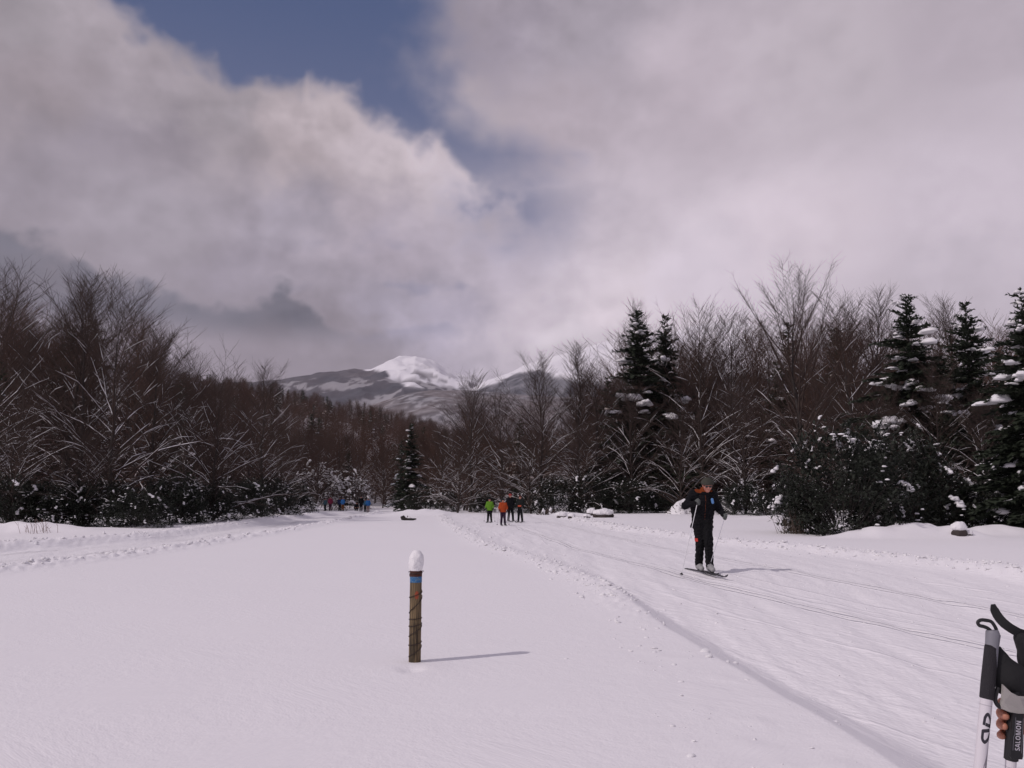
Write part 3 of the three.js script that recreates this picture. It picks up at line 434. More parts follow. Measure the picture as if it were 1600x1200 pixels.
// the wood behind the front rows and over the hill: trees nobody could count
{
  const lite = {
    a: beech({ seed: 101, h: 14, top: 0.94, n: 40, low: 0.06, spread: 0.40, el0: 22, el1: 64, bend: 0.04, sub: 9, twig: 3, tw: 1.4, snow: 0.4 }),
    b: beech({ seed: 102, h: 14, top: 0.9, n: 42, low: 0.05, spread: 0.46, el0: 18, el1: 58, bend: 0.04, sub: 9, twig: 3, tw: 1.4, snow: 0.5 }),
    f: fir({ seed: 103, h: 12, gap: 0.5, spread: 0.2, dens: 7, snow: 0.10 }),
  };
  const g = {}; for (const [k, r] of Object.entries(lite)) { const all = new GB(); all.col = BARK; all.add(r.T); all.col = k === 'f' ? NEEDLE : [0.062, 0.035, 0.025]; all.add(r.C); all.col = SNOWC; all.add(r.S); g[k] = all.geo(); }
  const m = new THREE.MeshStandardMaterial({ roughness: 0.93, vertexColors: true }), R = RNG(404), M4 = new THREE.Matrix4(), q = new THREE.Quaternion(), up = V(0, 1, 0);
  function wood(name, places) {
    const grp = new THREE.Group(); grp.name = numbered(name); grp.userData = { kind: 'stuff' }; scene.add(grp);
    for (const k of ['a', 'b', 'f']) {
      const l = places.filter((p) => p.k === k); if (!l.length) continue;
      const im = new THREE.InstancedMesh(g[k], m, l.length); im.name = k === 'f' ? 'firs' : 'bare_trees'; im.userData.kind = 'stuff'; im.castShadow = im.receiveShadow = true;
      l.forEach((p, i) => im.setMatrixAt(i, M4.compose(p.p, q.setFromAxisAngle(up, R() * 6.28), V(p.s * p.w, p.s, p.s * p.w)))); const tint = new THREE.Color(); l.forEach((p, i) => { const t = R(), b = 0.8 + 0.6 * R(); im.setColorAt(i, tint.setRGB(b * (0.95 + 0.2 * t), b, b * (1.05 - 0.15 * t))); }); grp.add(im);
    }
  }
  const pick = (fr) => (R() < fr ? 'f' : R() < 0.5 ? 'a' : 'b'), list = [[], [], []];
  const plant = (l, x, z, drop, firs, w = 1) => { const d = -z, px = 800 + F * x / d * 0.985, p = onSnow(V(x, 0, z), -0.1), k = pick(firs), H = at(px, interp(SKYLINE, px) + drop, d).y - p.y; if (H > 3) l.push({ p, k, s: H / (k === 'f' ? 12 : 14), w: w * (0.85 + 0.4 * R()) }); };
  for (let i = 0; i < 120; i++) { const px = lerp(-420, 440, R()), u = R(), d0 = interp([[-420, 52], [0, 54], [250, 60], [440, 88]], px); const p = at(px, 790, d0 + u * 60 + 4); plant(list[0], p.x, p.z, 60 + R() * 90, 0.18, H2(d0 + u * 60)); }
  for (let i = 0; i < 190; i++) { const px = lerp(650, 2050, R()), u = R(), d0 = interp([[650, 108], [700, 98], [900, 92], [1150, 92], [1300, 76], [1450, 64], [1600, 52], [2050, 50]], px); const p = at(px, 790, d0 + u * 60 + 2); plant(list[1], p.x, p.z, (px < 1000 ? 28 : 48) + R() * 90, 0.22, H2(d0 + u * 60)); }
  for (let i = 0; i < 90; i++) { const az = lerp(-17, -1, R()), r = 122 + 45 * R(), x = r * Math.sin(az * Math.PI / 180), z = -r * Math.cos(az * Math.PI / 180); list[2].push({ p: onSnow(V(x, 0, z), -0.2), k: pick(0.06), s: 0.5 + 0.35 * R(), w: 1.25 }); }
  for (let i = 0; i < 1080; i++) {
    const az = lerp(-22, 4, R()), r = 140 + 520 * Math.pow(R(), 0.7), x = r * Math.sin(az * Math.PI / 180), z = -r * Math.cos(az * Math.PI / 180), ridge = r > 560, p = onSnow(V(x, 0, z), -0.2), k = R() < (ridge ? 0.85 : 0.10 + 0.25 * (noise(x * 0.02, z * 0.02) > 0.1)) ? 'f' : R() < 0.5 ? 'a' : 'b';
    list[2].push({ p, k, s: (k === 'f' ? 0.85 + 0.5 * R() : 0.5 + 0.6 * R()), w: 1.15 });
  }
  wood('woodland', list[0]); wood('woodland', list[1]); wood('hillside_woodland', list[2]);
  function H2(d) { return d > 90 ? 1.15 : 1; }
}

// ---------------------------------------------------------------- smooth solids from distance fields
function solid(f, lo, hi, cell) {
  const nx = Math.ceil((hi[0] - lo[0]) / cell) + 1, ny = Math.ceil((hi[1] - lo[1]) / cell) + 1, nz = Math.ceil((hi[2] - lo[2]) / cell) + 1, A = new Float32Array(nx * ny * nz), I = new Int32Array(nx * ny * nz).fill(-1), p = [], n = [], idx = [];
  const id = (i, j, k) => (k * ny + j) * nx + i;
  for (let k = 0; k < nz; k++) for (let j = 0; j < ny; j++) for (let i = 0; i < nx; i++) A[id(i, j, k)] = f(lo[0] + i * cell, lo[1] + j * cell, lo[2] + k * cell);
  for (let k = 0; k < nz - 1; k++) for (let j = 0; j < ny - 1; j++) for (let i = 0; i < nx - 1; i++) {
    let sx = 0, sy = 0, sz = 0, c = 0; const g = (a, b, d) => A[id(i + a, j + b, k + d)];
    const edge = (a0, b0, c0, a1, b1, c1) => { const u = g(a0, b0, c0), v = g(a1, b1, c1); if ((u < 0) !== (v < 0)) { const t = u / (u - v); sx += a0 + (a1 - a0) * t; sy += b0 + (b1 - b0) * t; sz += c0 + (c1 - c0) * t; c++; } };
    edge(0, 0, 0, 1, 0, 0); edge(0, 1, 0, 1, 1, 0); edge(0, 0, 1, 1, 0, 1); edge(0, 1, 1, 1, 1, 1); edge(0, 0, 0, 0, 1, 0); edge(1, 0, 0, 1, 1, 0); edge(0, 0, 1, 0, 1, 1); edge(1, 0, 1, 1, 1, 1); edge(0, 0, 0, 0, 0, 1); edge(1, 0, 0, 1, 0, 1); edge(0, 1, 0, 0, 1, 1); edge(1, 1, 0, 1, 1, 1);
    if (!c) continue;
    I[id(i, j, k)] = p.length / 3; const x = lo[0] + (i + sx / c) * cell, y = lo[1] + (j + sy / c) * cell, z = lo[2] + (k + sz / c) * cell, e = cell * 0.6;
    p.push(x, y, z); let a = f(x + e, y, z) - f(x - e, y, z), b = f(x, y + e, z) - f(x, y - e, z), d = f(x, y, z + e) - f(x, y, z - e); const l = Math.hypot(a, b, d) || 1; n.push(a / l, b / l, d / l);
  }
  const quad = (a, b, c, d, flip) => { if (Math.min(a, b, c, d) < 0) return; flip ? idx.push(a, c, b, a, d, c) : idx.push(a, b, c, a, c, d); };
  for (let k = 1; k < nz - 1; k++) for (let j = 1; j < ny - 1; j++) for (let i = 1; i < nx - 1; i++) {
    const s = A[id(i, j, k)] < 0;
    if (s !== A[id(i + 1, j, k)] < 0) quad(I[id(i, j - 1, k - 1)], I[id(i, j, k - 1)], I[id(i, j, k)], I[id(i, j - 1, k)], !s);
    if (s !== A[id(i, j + 1, k)] < 0) quad(I[id(i - 1, j, k - 1)], I[id(i, j, k - 1)], I[id(i, j, k)], I[id(i - 1, j, k)], s);
    if (s !== A[id(i, j, k + 1)] < 0) quad(I[id(i - 1, j - 1, k)], I[id(i, j - 1, k)], I[id(i, j, k)], I[id(i - 1, j, k)], !s);
  }
  const g = new THREE.BufferGeometry(); g.setAttribute('position', new THREE.Float32BufferAttribute(p, 3)); g.setAttribute('normal', new THREE.Float32BufferAttribute(n, 3)); g.setAttribute('uv', new THREE.Float32BufferAttribute(p.filter((_, k) => k % 3 < 2), 2)); g.setIndex(idx); return g;
}
const smin = (a, b, k) => { const h = Math.max(k - Math.abs(a - b), 0) / k; return Math.min(a, b) - h * h * k * 0.25; };
const cap = (a, b, ra, rb) => { const dx = b[0] - a[0], dy = b[1] - a[1], dz = b[2] - a[2], q = 1 / (dx * dx + dy * dy + dz * dz || 1); return (x, y, z) => { const t = clamp(((x - a[0]) * dx + (y - a[1]) * dy + (z - a[2]) * dz) * q), u = x - a[0] - t * dx, v = y - a[1] - t * dy, w = z - a[2] - t * dz; return Math.sqrt(u * u + v * v + w * w) - ra - (rb - ra) * t; }; };
const join = (fs, k) => (x, y, z) => { let d = 1e9; for (const f of fs) d = smin(d, f(x, y, z), k); return d; };
// fingers closing round a shaft: c on its axis, a along it, w from the axis towards the wrist
function fist(c, a, w, R, r, s0 = 0.6, s1 = 4.6) {
  const A = V(...a).normalize(), W = V(...w); W.addScaledVector(A, -W.dot(A)).normalize(); const B = V(0, 0, 0).crossVectors(A, W), C = V(...c), fs = [], pt = (t, h, rad) => { const p = C.clone().addScaledVector(A, h).addScaledVector(W, Math.cos(t) * rad).addScaledVector(B, Math.sin(t) * rad); return [p.x, p.y, p.z]; };
  for (let k = 0; k < 4; k++) { const h = (1.5 - k) * r * 2.35, e = s1 * [0.94, 1, 0.96, 0.86][k], rk = r * [1, 1.03, 0.98, 0.86][k], q = [0, 0.36, 0.7, 1].map((t) => pt(lerp(s0, e, t), h, R + rk * (t === 0 ? 2.2 : t < 0.5 ? 1.35 : 0.95))); for (let m = 0; m < 3; m++) fs.push(cap(q[m], q[m + 1], rk * (1.08 - m * 0.08), rk * (1.02 - m * 0.09))); }
  const palm = join([cap(pt(0.35, r * 3.4, R + r * 2.2), pt(0.35, -r * 3, R + r * 2.1), r * 1.6, r * 1.5), cap(pt(0.1, r * 1.5, R + r * 3.4), pt(0, -r * 1.5, R + r * 6), r * 1.9, r * 1.9)], r * 1.2);
  const th = [pt(-0.1, r * 3.0, R + r * 2), pt(-0.5, r * 4.6, R + r * 1.5), pt(-1.1, r * 5.6, R + r)];
  const fingers = (x, y, z) => { let d = 1e9; for (const f of fs) d = smin(d, f(x, y, z), r * 0.6); return d; };
  const thumb = join([cap(th[0], th[1], r * 1.25, r * 1.1), cap(th[1], th[2], r * 1.1, r * 0.85)], r * 0.5);
  return (x, y, z) => smin(smin(fingers(x, y, z), palm(x, y, z), r * 0.9), thumb(x, y, z), r * 0.8);
}

// ---------------------------------------------------------------- people
const clothBump = tex(256, 256, (u, v) => 0.5 + 0.3 * tile(u, v, 14, 3) + 0.2 * tile(u, v, 60, 6)); clothBump.repeat.set(3, 3);
const cloth = (r, g, b, o = {}) => new THREE.MeshPhysicalMaterial({ color: new THREE.Color().setRGB(r, g, b), roughness: 0.9, specularIntensity: 0.25, bumpMap: clothBump, bumpScale: 0.004, ...o });
const skin = std(0.42, 0.2, 0.14, 0.55), blackCloth = cloth(0.009, 0.009, 0.011), blackGear = std(0.016, 0.016, 0.018, 0.5);
const REST = { pelvis: [0, 0.95, 0], chest: [0, 1.3, 0], neck: [0, 1.47, -0.01], head: [0, 1.62, 0.03], shL: [0.17, 1.42, 0], shR: [-0.17, 1.42, 0], elL: [0.27, 1.17, -0.02], elR: [-0.27, 1.17, -0.02], haL: [0.27, 0.96, 0.16], haR: [-0.27, 0.96, 0.16], hiL: [0.09, 0.92, 0], hiR: [-0.09, 0.92, 0], knL: [0.1, 0.5, 0.04], knR: [-0.1, 0.5, 0.04], anL: [0.1, 0.1, -0.03], anR: [-0.1, 0.1, -0.03] };
function person(label, pos, turn, o) {
  const J = { ...REST, ...(o.pose ?? {}) }, g = thing('person', label, 'person', pos, turn, o.group); g.scale.setScalar(o.h / 1.78);
  const cell = o.cell ?? 0.03, tilt = o.tilt ?? 0.05, yaw = o.yaw ?? 0, H = J.head, fp = (o.fold ?? 0.006);
  const toHead = (x, y, z) => { x -= H[0]; y -= H[1]; z -= H[2]; const cy = Math.cos(yaw), sy = Math.sin(yaw), x2 = x * cy - z * sy, z2 = x * sy + z * cy, ct = Math.cos(tilt), st = Math.sin(tilt); return [x2, y * ct + z2 * st, z2 * ct - y * st]; };
  const ell = (q, c, r) => { const a = (q[0] - c[0]) / r[0], b = (q[1] - c[1]) / r[1], d = (q[2] - c[2]) / r[2], l = Math.hypot(a, b, d); return (l - 1) * Math.min(...r); };
  const nose = cap([0, 0.015, 0.088], [0, -0.022, 0.108], 0.010, 0.016), jaw = cap([0, -0.06, 0.03], [0, -0.085, 0.055], 0.055, 0.032), brow = cap([-0.04, 0.03, 0.08], [0.04, 0.03, 0.08], 0.016, 0.016), lips = cap([-0.018, -0.052, 0.082], [0.018, -0.052, 0.082], 0.009, 0.009), cheekL = cap([0.04, -0.01, 0.065], [0.04, -0.03, 0.055], 0.028, 0.026), cheekR = cap([-0.04, -0.01, 0.065], [-0.04, -0.03, 0.055], 0.028, 0.026);
  const headF = (x, y, z) => { const q = toHead(x, y, z), u = (f) => f(q[0], q[1], q[2]); let d = smin(ell(q, [0, 0.02, 0], [0.077, 0.115, 0.096]), u(jaw), 0.04); d = smin(d, Math.min(u(cheekL), u(cheekR)), 0.02); d = smin(smin(d, u(brow), 0.015), u(nose), 0.012); d = smin(d, u(lips), 0.008); return smin(d, Math.min(ell(q, [0.082, 0, -0.005], [0.012, 0.032, 0.02]), ell(q, [-0.082, 0, -0.005], [0.012, 0.032, 0.02])), 0.008); };
  const limb = (k) => [cap(J['sh' + k], J['el' + k], 0.052, 0.043), cap(J['el' + k], J['ha' + k], 0.042, 0.03)], leg = (k) => [cap(J['hi' + k], J['kn' + k], 0.085, 0.056), cap(J['kn' + k], J['an' + k], 0.055, 0.036), cap(J['an' + k], [J['an' + k][0], J['an' + k][1] - 0.055, J['an' + k][2] + 0.16], 0.036, 0.026)];
  const hands = ['L', 'R'].map((k) => { const h = J['ha' + k], e = J['el' + k]; return fist(h, o['grip' + k] ?? [0.05, 1, 0.1], [e[0] - h[0], e[1] - h[1], e[2] - h[2]], 0.010, 0.0105); });
  const side = (k, r0, r1) => cap(J['hi' + k], [J['sh' + k][0] * 0.8 + J.neck[0] * 0.2, J['sh' + k][1] - 0.03, J['sh' + k][2]], r0, r1);
  const torso = join([side('L', 0.085, 0.088), side('R', 0.085, 0.088), cap(J.pelvis, J.chest, 0.1, 0.11), cap(J.shL, J.shR, 0.055, 0.055)], 0.09);
  const flesh = join([torso, ...limb('L'), ...limb('R'), ...leg('L'), ...leg('R'), cap(J.neck, [H[0], H[1] - 0.05, H[2] - 0.01], 0.055, 0.052)], 0.03);
  const xs = Object.values(J), lo = [0, 1, 2].map((k) => Math.min(...xs.map((p) => p[k])) - 0.22), hi = [0, 1, 2].map((k) => Math.max(...xs.map((p) => p[k])) + 0.24); lo[1] = -0.04;
  const near = (p, r) => [p.map((v) => v - r), p.map((v) => v + r)];
  const body = solid((x, y, z) => { let d = smin(flesh(x, y, z), headF(x, y, z), 0.02); return d; }, lo, hi, cell), fineHead = cell < 0.02 ? solid((x, y, z) => Math.max(smin(headF(x, y, z), flesh(x, y, z), 0.02), H[1] - 0.16 - y), ...near(H, 0.2), cell * 0.45) : null;
  const bits = [body]; if (fineHead) bits.push(fineHead);
  for (let k = 0; k < 2; k++) if (!o.gloves) bits.push(solid(hands[k], ...near(J[k ? 'haR' : 'haL'], 0.13), Math.min(cell, 0.011)));
  part('body', mergeGeometries(bits), o.skin ?? skin, g);
  // clothes
  const sleeve = (k, d) => [cap(J['sh' + k], J['el' + k], 0.078 + d, 0.063 + d), cap(J['el' + k], [lerp(J['el' + k][0], J['ha' + k][0], 0.86), lerp(J['el' + k][1], J['ha' + k][1], 0.86), lerp(J['el' + k][2], J['ha' + k][2], 0.86)], 0.061 + d, 0.047 + d)];
  const hem = J.pelvis[1] - (o.hem ?? 0.1), coat = join([side('L', 0.118, 0.112), side('R', 0.118, 0.112), cap(J.pelvis, J.chest, 0.13, 0.135), cap(J.shL, J.shR, 0.08, 0.08), ...sleeve('L', 0), ...sleeve('R', 0), cap(J.neck, [J.neck[0], J.neck[1] + 0.055, J.neck[2] + 0.015], 0.078, 0.07), cap([J.pelvis[0] - 0.08, hem, J.pelvis[2]], [J.pelvis[0] + 0.08, hem, J.pelvis[2]], 0.145, 0.145)], 0.045);
  const wr = (x, y, z) => fp * (noise(x * 9, y * 22, z * 9) + 0.6 * noise(x * 25 + 4, y * 38, z * 25));
  const coatF = (x, y, z) => { const onHand = Math.min(Math.hypot(x - J.haL[0], y - J.haL[1], z - J.haL[2]), Math.hypot(x - J.haR[0], y - J.haR[1], z - J.haR[2])) < 0.16; return Math.max(coat(x, y, z) + wr(x, y, z), onHand ? -1 : hem - y, y - J.neck[1] - 0.075); };
  part('jacket', solid(coatF, lo, hi, cell), o.jacket, g);
  const pant = (k) => [cap(J['hi' + k], J['kn' + k], 0.112, 0.083), cap(J['kn' + k], J['an' + k], 0.082, 0.072)], pants = join([...pant('L'), ...pant('R'), cap(J.hiL, J.hiR, 0.12, 0.12), cap(J.pelvis, J.hiL, 0.115, 0.115)], 0.022);
  part('trousers', solid((x, y, z) => Math.max(pants(x, y, z) + wr(x, y, z) * 1.3, y - J.pelvis[1] - 0.03, Math.min(J.anL[1], J.anR[1]) - 0.02 - y), [lo[0], 0, lo[2]], [hi[0], J.pelvis[1] + 0.1, hi[2]], cell), o.trousers, g);
  for (const k of ['L', 'R']) { const a = J['an' + k], f = join([cap([a[0], a[1] + 0.13, a[2]], [a[0], a[1] - 0.035, a[2] - 0.015], 0.06, 0.056), cap([a[0], a[1], a[2]], [a[0], a[1] - 0.052, a[2] + 0.18], 0.062, 0.046)], 0.04); part('boot', solid((x, y, z) => Math.max(f(x, y, z), a[1] - 0.1 - y), [a[0] - 0.1, a[1] - 0.13, a[2] - 0.12], [a[0] + 0.1, a[1] + 0.22, a[2] + 0.27], Math.min(cell, 0.018)), o.boots ?? blackGear, g); }
  if (o.hat) part('hat', solid((x, y, z) => { const q = toHead(x, y, z); return Math.max(smin(ell(q, [0, 0.03, -0.008], [0.098, 0.125, 0.115]), cap([-0.03, 0.045, 0.0], [0.03, 0.045, 0.0], 0.093, 0.093)(q[0], q[1], q[2]), 0.03) + 0.004 * noise(x * 30, y * 60, z * 30), 0.032 - q[1] + (q[2] < 0 ? q[2] * 0.6 : 0)); }, ...near([H[0], H[1] + 0.05, H[2]], 0.22), Math.min(cell, 0.02)), o.hat, g);
  if (o.hair) part('hair', solid((x, y, z) => { const q = toHead(x, y, z); return Math.max(ell(q, [0, 0.03, -0.012], [0.088, 0.118, 0.105]) + 0.006 * noise(x * 40, y * 40, z * 40), (q[2] > 0.02 ? 0.075 : -0.05) - q[1]); }, ...near([H[0], H[1] + 0.02, H[2]], 0.2), Math.min(cell, 0.02)), o.hair, g);
  if (o.gloves) for (let k = 0; k < 2; k++) part('glove', solid((x, y, z) => hands[k](x, y, z) - 0.006, ...near(J[k ? 'haR' : 'haL'], 0.14), Math.min(cell, 0.012)), o.gloves, g);
  if (o.glasses) part('sunglasses', solid((x, y, z) => { const q = toHead(x, y, z); return Math.min(ell(q, [0.034, 0.008, 0.095], [0.032, 0.022, 0.014]), ell(q, [-0.034, 0.008, 0.095], [0.032, 0.022, 0.014]), cap([-0.03, 0.016, 0.1], [0.03, 0.016, 0.1], 0.007, 0.007)(...q), cap([0.062, 0.014, 0.085], [0.086, 0.01, 0.0], 0.006, 0.006)(...q), cap([-0.062, 0.014, 0.085], [-0.086, 0.01, 0.0], 0.006, 0.006)(...q)); }, ...near(H, 0.17), 0.007), o.glasses, g);
  g.userData.J = undefined; delete g.userData.J;
  const world = (p) => g.localToWorld(V(...p)); g.updateMatrixWorld(true);
  return { g, J, world, coat: (x, y, z) => coat(x, y, z) + wr(x, y, z), hi, lo };
}
const poleShaft = std(0.5, 0.5, 0.52, 0.35);
function skiPole(label, top, tip, group, o = {}) {
  const L = top.distanceTo(tip), g = thing('ski_pole', label, 'ski pole', tip.clone(), 0, group); g.quaternion.setFromUnitVectors(V(0, 1, 0), top.clone().sub(tip).normalize());
  part('shaft', new THREE.CylinderGeometry(0.008, 0.0055, L - 0.03, 8).translate(0, L / 2 + 0.015, 0), o.shaft ?? poleShaft, g);
  part('grip', new THREE.LatheGeometry([[0.001, L + 0.05], [0.014, L + 0.045], [0.017, L + 0.03], [0.014, L], [0.015, L - 0.06], [0.012, L - 0.09], [0.008, L - 0.1]].reverse().map((p) => new THREE.Vector2(...p)), 10), blackGear, g);
  part('basket', new THREE.LatheGeometry([[0.006, 0.09], [0.012, 0.085], [0.036, 0.055], [0.037, 0.049], [0.012, 0.06], [0.006, 0.05]].reverse().map((p) => new THREE.Vector2(...p)), 12), blackGear, g);
  part('tip', new THREE.ConeGeometry(0.006, 0.05, 8).rotateX(Math.PI).translate(0, 0.025, 0), blackGear, g);
  return g;
}
function ski(label, tail, tip, group) {
  const d = tip.clone().sub(tail), L = Math.hypot(d.x, d.z), g = thing('ski', label, 'ski', tail.clone(), Math.atan2(d.x, d.z), group), P = [], idx = [], rows = 26;
  for (let k = 0; k <= rows; k++) { const u = k / rows, z = u * L, lift = 0.085 * Math.pow(ss(0.86, 1.02, u), 1.6) + 0.012 * Math.sin(u * Math.PI), w = 0.024 * (u > 0.95 ? Math.sqrt(Math.max(0.03, 1 - ((u - 0.95) / 0.05) ** 2)) : u < 0.02 ? 0.7 : 1), th = 0.006 + 0.014 * Math.sin(u * Math.PI) ** 0.5; for (const [a, b] of [[-1, 0], [1, 0], [0.85, 1], [-0.85, 1]]) P.push(a * w, lift + b * th, z); }
  for (let k = 0; k < rows; k++) for (let s = 0; s < 4; s++) { const a = k * 4 + s, b = k * 4 + (s + 1) % 4; idx.push(a, a + 4, b, b, a + 4, b + 4); } idx.push(0, 1, 2, 0, 2, 3); const e = rows * 4; idx.push(e, e + 2, e + 1, e, e + 3, e + 2);
  const q = new THREE.BufferGeometry(); q.setAttribute('position', new THREE.Float32BufferAttribute(P, 3)); q.setIndex(idx); const flat = q.toNonIndexed(); flat.computeVertexNormals();
  part('ski_body', flat, std(0.025, 0.025, 0.03, 0.35), g); part('binding', new THREE.BoxGeometry(0.045, 0.03, 0.16).translate(0, 0.042, L * 0.49), blackGear, g);
  return g;
}

// ---------------------------------------------------------------- the marker post
{
  const b = onSnow(ground(648, 1034)), top = at(648, 891, -b.z).y - b.y, r = 0.058, p = thing('marker_post', 'round wooden trail post wrapped in wire, blue painted band, tall snow cap on top', 'post', b, 0.3);
  const prof = (y) => r * (1 + 0.03 * noise(y * 5, 2) - 0.02 * y);
  const woodT = tex(256, 512, (u, v) => { const g = 0.62 + 0.28 * tile(u, v * 0.12, 30, 4) + 0.24 * tile(u, v * 0.3, 70, 2), st = 0.2 * ss(0.05, 0.4, tile(u, v, 5, 9)), crack = ss(0.025, 0.0, Math.abs(u - 0.35 - 0.02 * noise(v * 6, 3))) * ss(0.1, 0.2, v) * ss(0.85, 0.7, v), knot = ss(0.03, 0.015, Math.hypot((u - 0.16) * 1.2, (v - 0.545) * 1.8)); const m = g - st - crack * 0.4 - knot * 0.5; return [m * 0.66, m * 0.56, m * 0.41]; }, true);
  const lathe = (y0, y1, grow, n = 12) => new THREE.LatheGeometry([...Array(n + 1)].map((_, k) => { const y = lerp(y0, y1, k / n); return new THREE.Vector2(prof(y) + grow, y); }), 40);
  part('post_body', lathe(-0.35, top - 0.005, 0), std(0.9, 0.9, 0.9, 0.9, { map: woodT, bumpMap: woodT, bumpScale: 0.006 }), p);
  const chip = tex(256, 64, (u, v) => { const n = tile(u, v * 0.4, 26, 2) + 0.5 * tile(u, v, 60, 5); return n > 0.22 ? [0.55, 0.6, 0.58] : [0.10 + n * 0.1, 0.42 + n * 0.12, 0.66 + n * 0.15]; }, true);
  part('paint_band', lathe(top - 0.113, top - 0.058, 0.0016, 4), std(0.8, 0.8, 0.8, 0.6, { map: chip }), p);
  const redT = tex(256, 64, (u, v) => { const n = 0.8 + 0.4 * tile(u, v * 0.5, 22, 7); return [0.34 * n, 0.17 * n, 0.12 * n]; }, true);
  const rt = part('painted_top', lathe(top - 0.056, top + 0.001, 0.002, 4), std(0.9, 0.9, 0.9, 0.8, { map: redT }), p); rt.userData.label = 'worn red-brown painted top of the post';
  part('post_end', new THREE.CircleGeometry(r, 32).rotateX(-Math.PI / 2).translate(0, top - 0.004, 0), std(0.25, 0.18, 0.12), p);
  { // red blaze: a worn patch of paint on the side that faces the piste
    const n = 14, P = [], idx = []; const y0 = top - 0.27, y1 = top - 0.19, t0 = -0.36, t1 = 0.34; for (let j = 0; j <= n; j++) for (let i = 0; i <= n; i++) { const u = i / n * 2 - 1, v = j / n * 2 - 1, k = 1 / Math.max(1, Math.hypot(u, v) / (0.95 + 0.15 * noise(u * 3, v * 3, 4))), t = (t0 + t1) / 2 + u * k * (t1 - t0) / 2, y = (y0 + y1) / 2 + v * k * (y1 - y0) / 2, rr4 = prof(y) + 0.0018; P.push(Math.sin(t) * rr4, y, Math.cos(t) * rr4); }
    for (let j = 0; j < n; j++) for (let i = 0; i < n; i++) { const a = j * (n + 1) + i; idx.push(a, a + 1, a + n + 2, a, a + n + 2, a + n + 1); } const q = new THREE.BufferGeometry(); q.setAttribute('position', new THREE.Float32BufferAttribute(P, 3)); q.setIndex(idx); q.computeVertexNormals(); part('paint_blaze', q, std(0.33, 0.07, 0.03, 0.8), p).userData.label = 'small red paint blaze'; }
  const wirePts = [], hs = [[0, 0.05], [0.5, 0.155], [1, 0.155], [1.5, 0.19], [2, 0.24], [2.5, 0.345], [3, 0.33], [3.5, 0.36], [4, 0.40], [4.5, 0.41], [5, 0.46], [5.5, 0.62], [6, 0.60], [6.5, 0.66], [7, top - 0.03], [8, top - 0.012]];
  for (let k = 0; k <= 240; k++) { const t = k / 240 * 8, y = interp(hs, t); wirePts.push(V(Math.sin(t * 6.283 - 1.5) * (prof(y) + 0.004), y, Math.cos(t * 6.283 - 1.5) * (prof(y) + 0.004))); }
  part('wire', new THREE.TubeGeometry(new THREE.CatmullRomCurve3(wirePts), 480, 0.0036, 6), std(0.045, 0.03, 0.025, 0.7, { metalness: 0.3 }), p);
  for (const [t, dy] of [[-1.5, 0], [1.55, 0.004]]) { const c = [V(Math.sin(t) * r * 0.9, top - 0.012 + dy, Math.cos(t) * r * 0.9), V(Math.sin(t) * (r + 0.018), top - 0.014 + dy, Math.cos(t) * (r + 0.018))]; part('nail', new THREE.TubeGeometry(new THREE.CatmullRomCurve3(c), 4, 0.004, 6), blackGear, p); }
  const capF = (x, y, z) => { y -= top; const t = clamp(y / 0.195), w = 0.073 * Math.sqrt(Math.max(0.0004, 1 - Math.pow(Math.abs((y - 0.072) / 0.125), 2.2))), w2 = y < 0.02 ? lerp(0.061, 0.068, clamp(y / 0.02)) : w; return Math.max(Math.hypot(x - 0.004 * t, z) - w2 + 0.009 * noise(x * 22, y * 22, z * 22) + 0.004 * noise(x * 80, y * 80, z * 80), -0.004 - y, y - 0.196); };
  part('snow_cap', solid(capF, [-0.1, top - 0.02, -0.1], [0.1, top + 0.22, 0.1], 0.006), treeSnow, p);
}

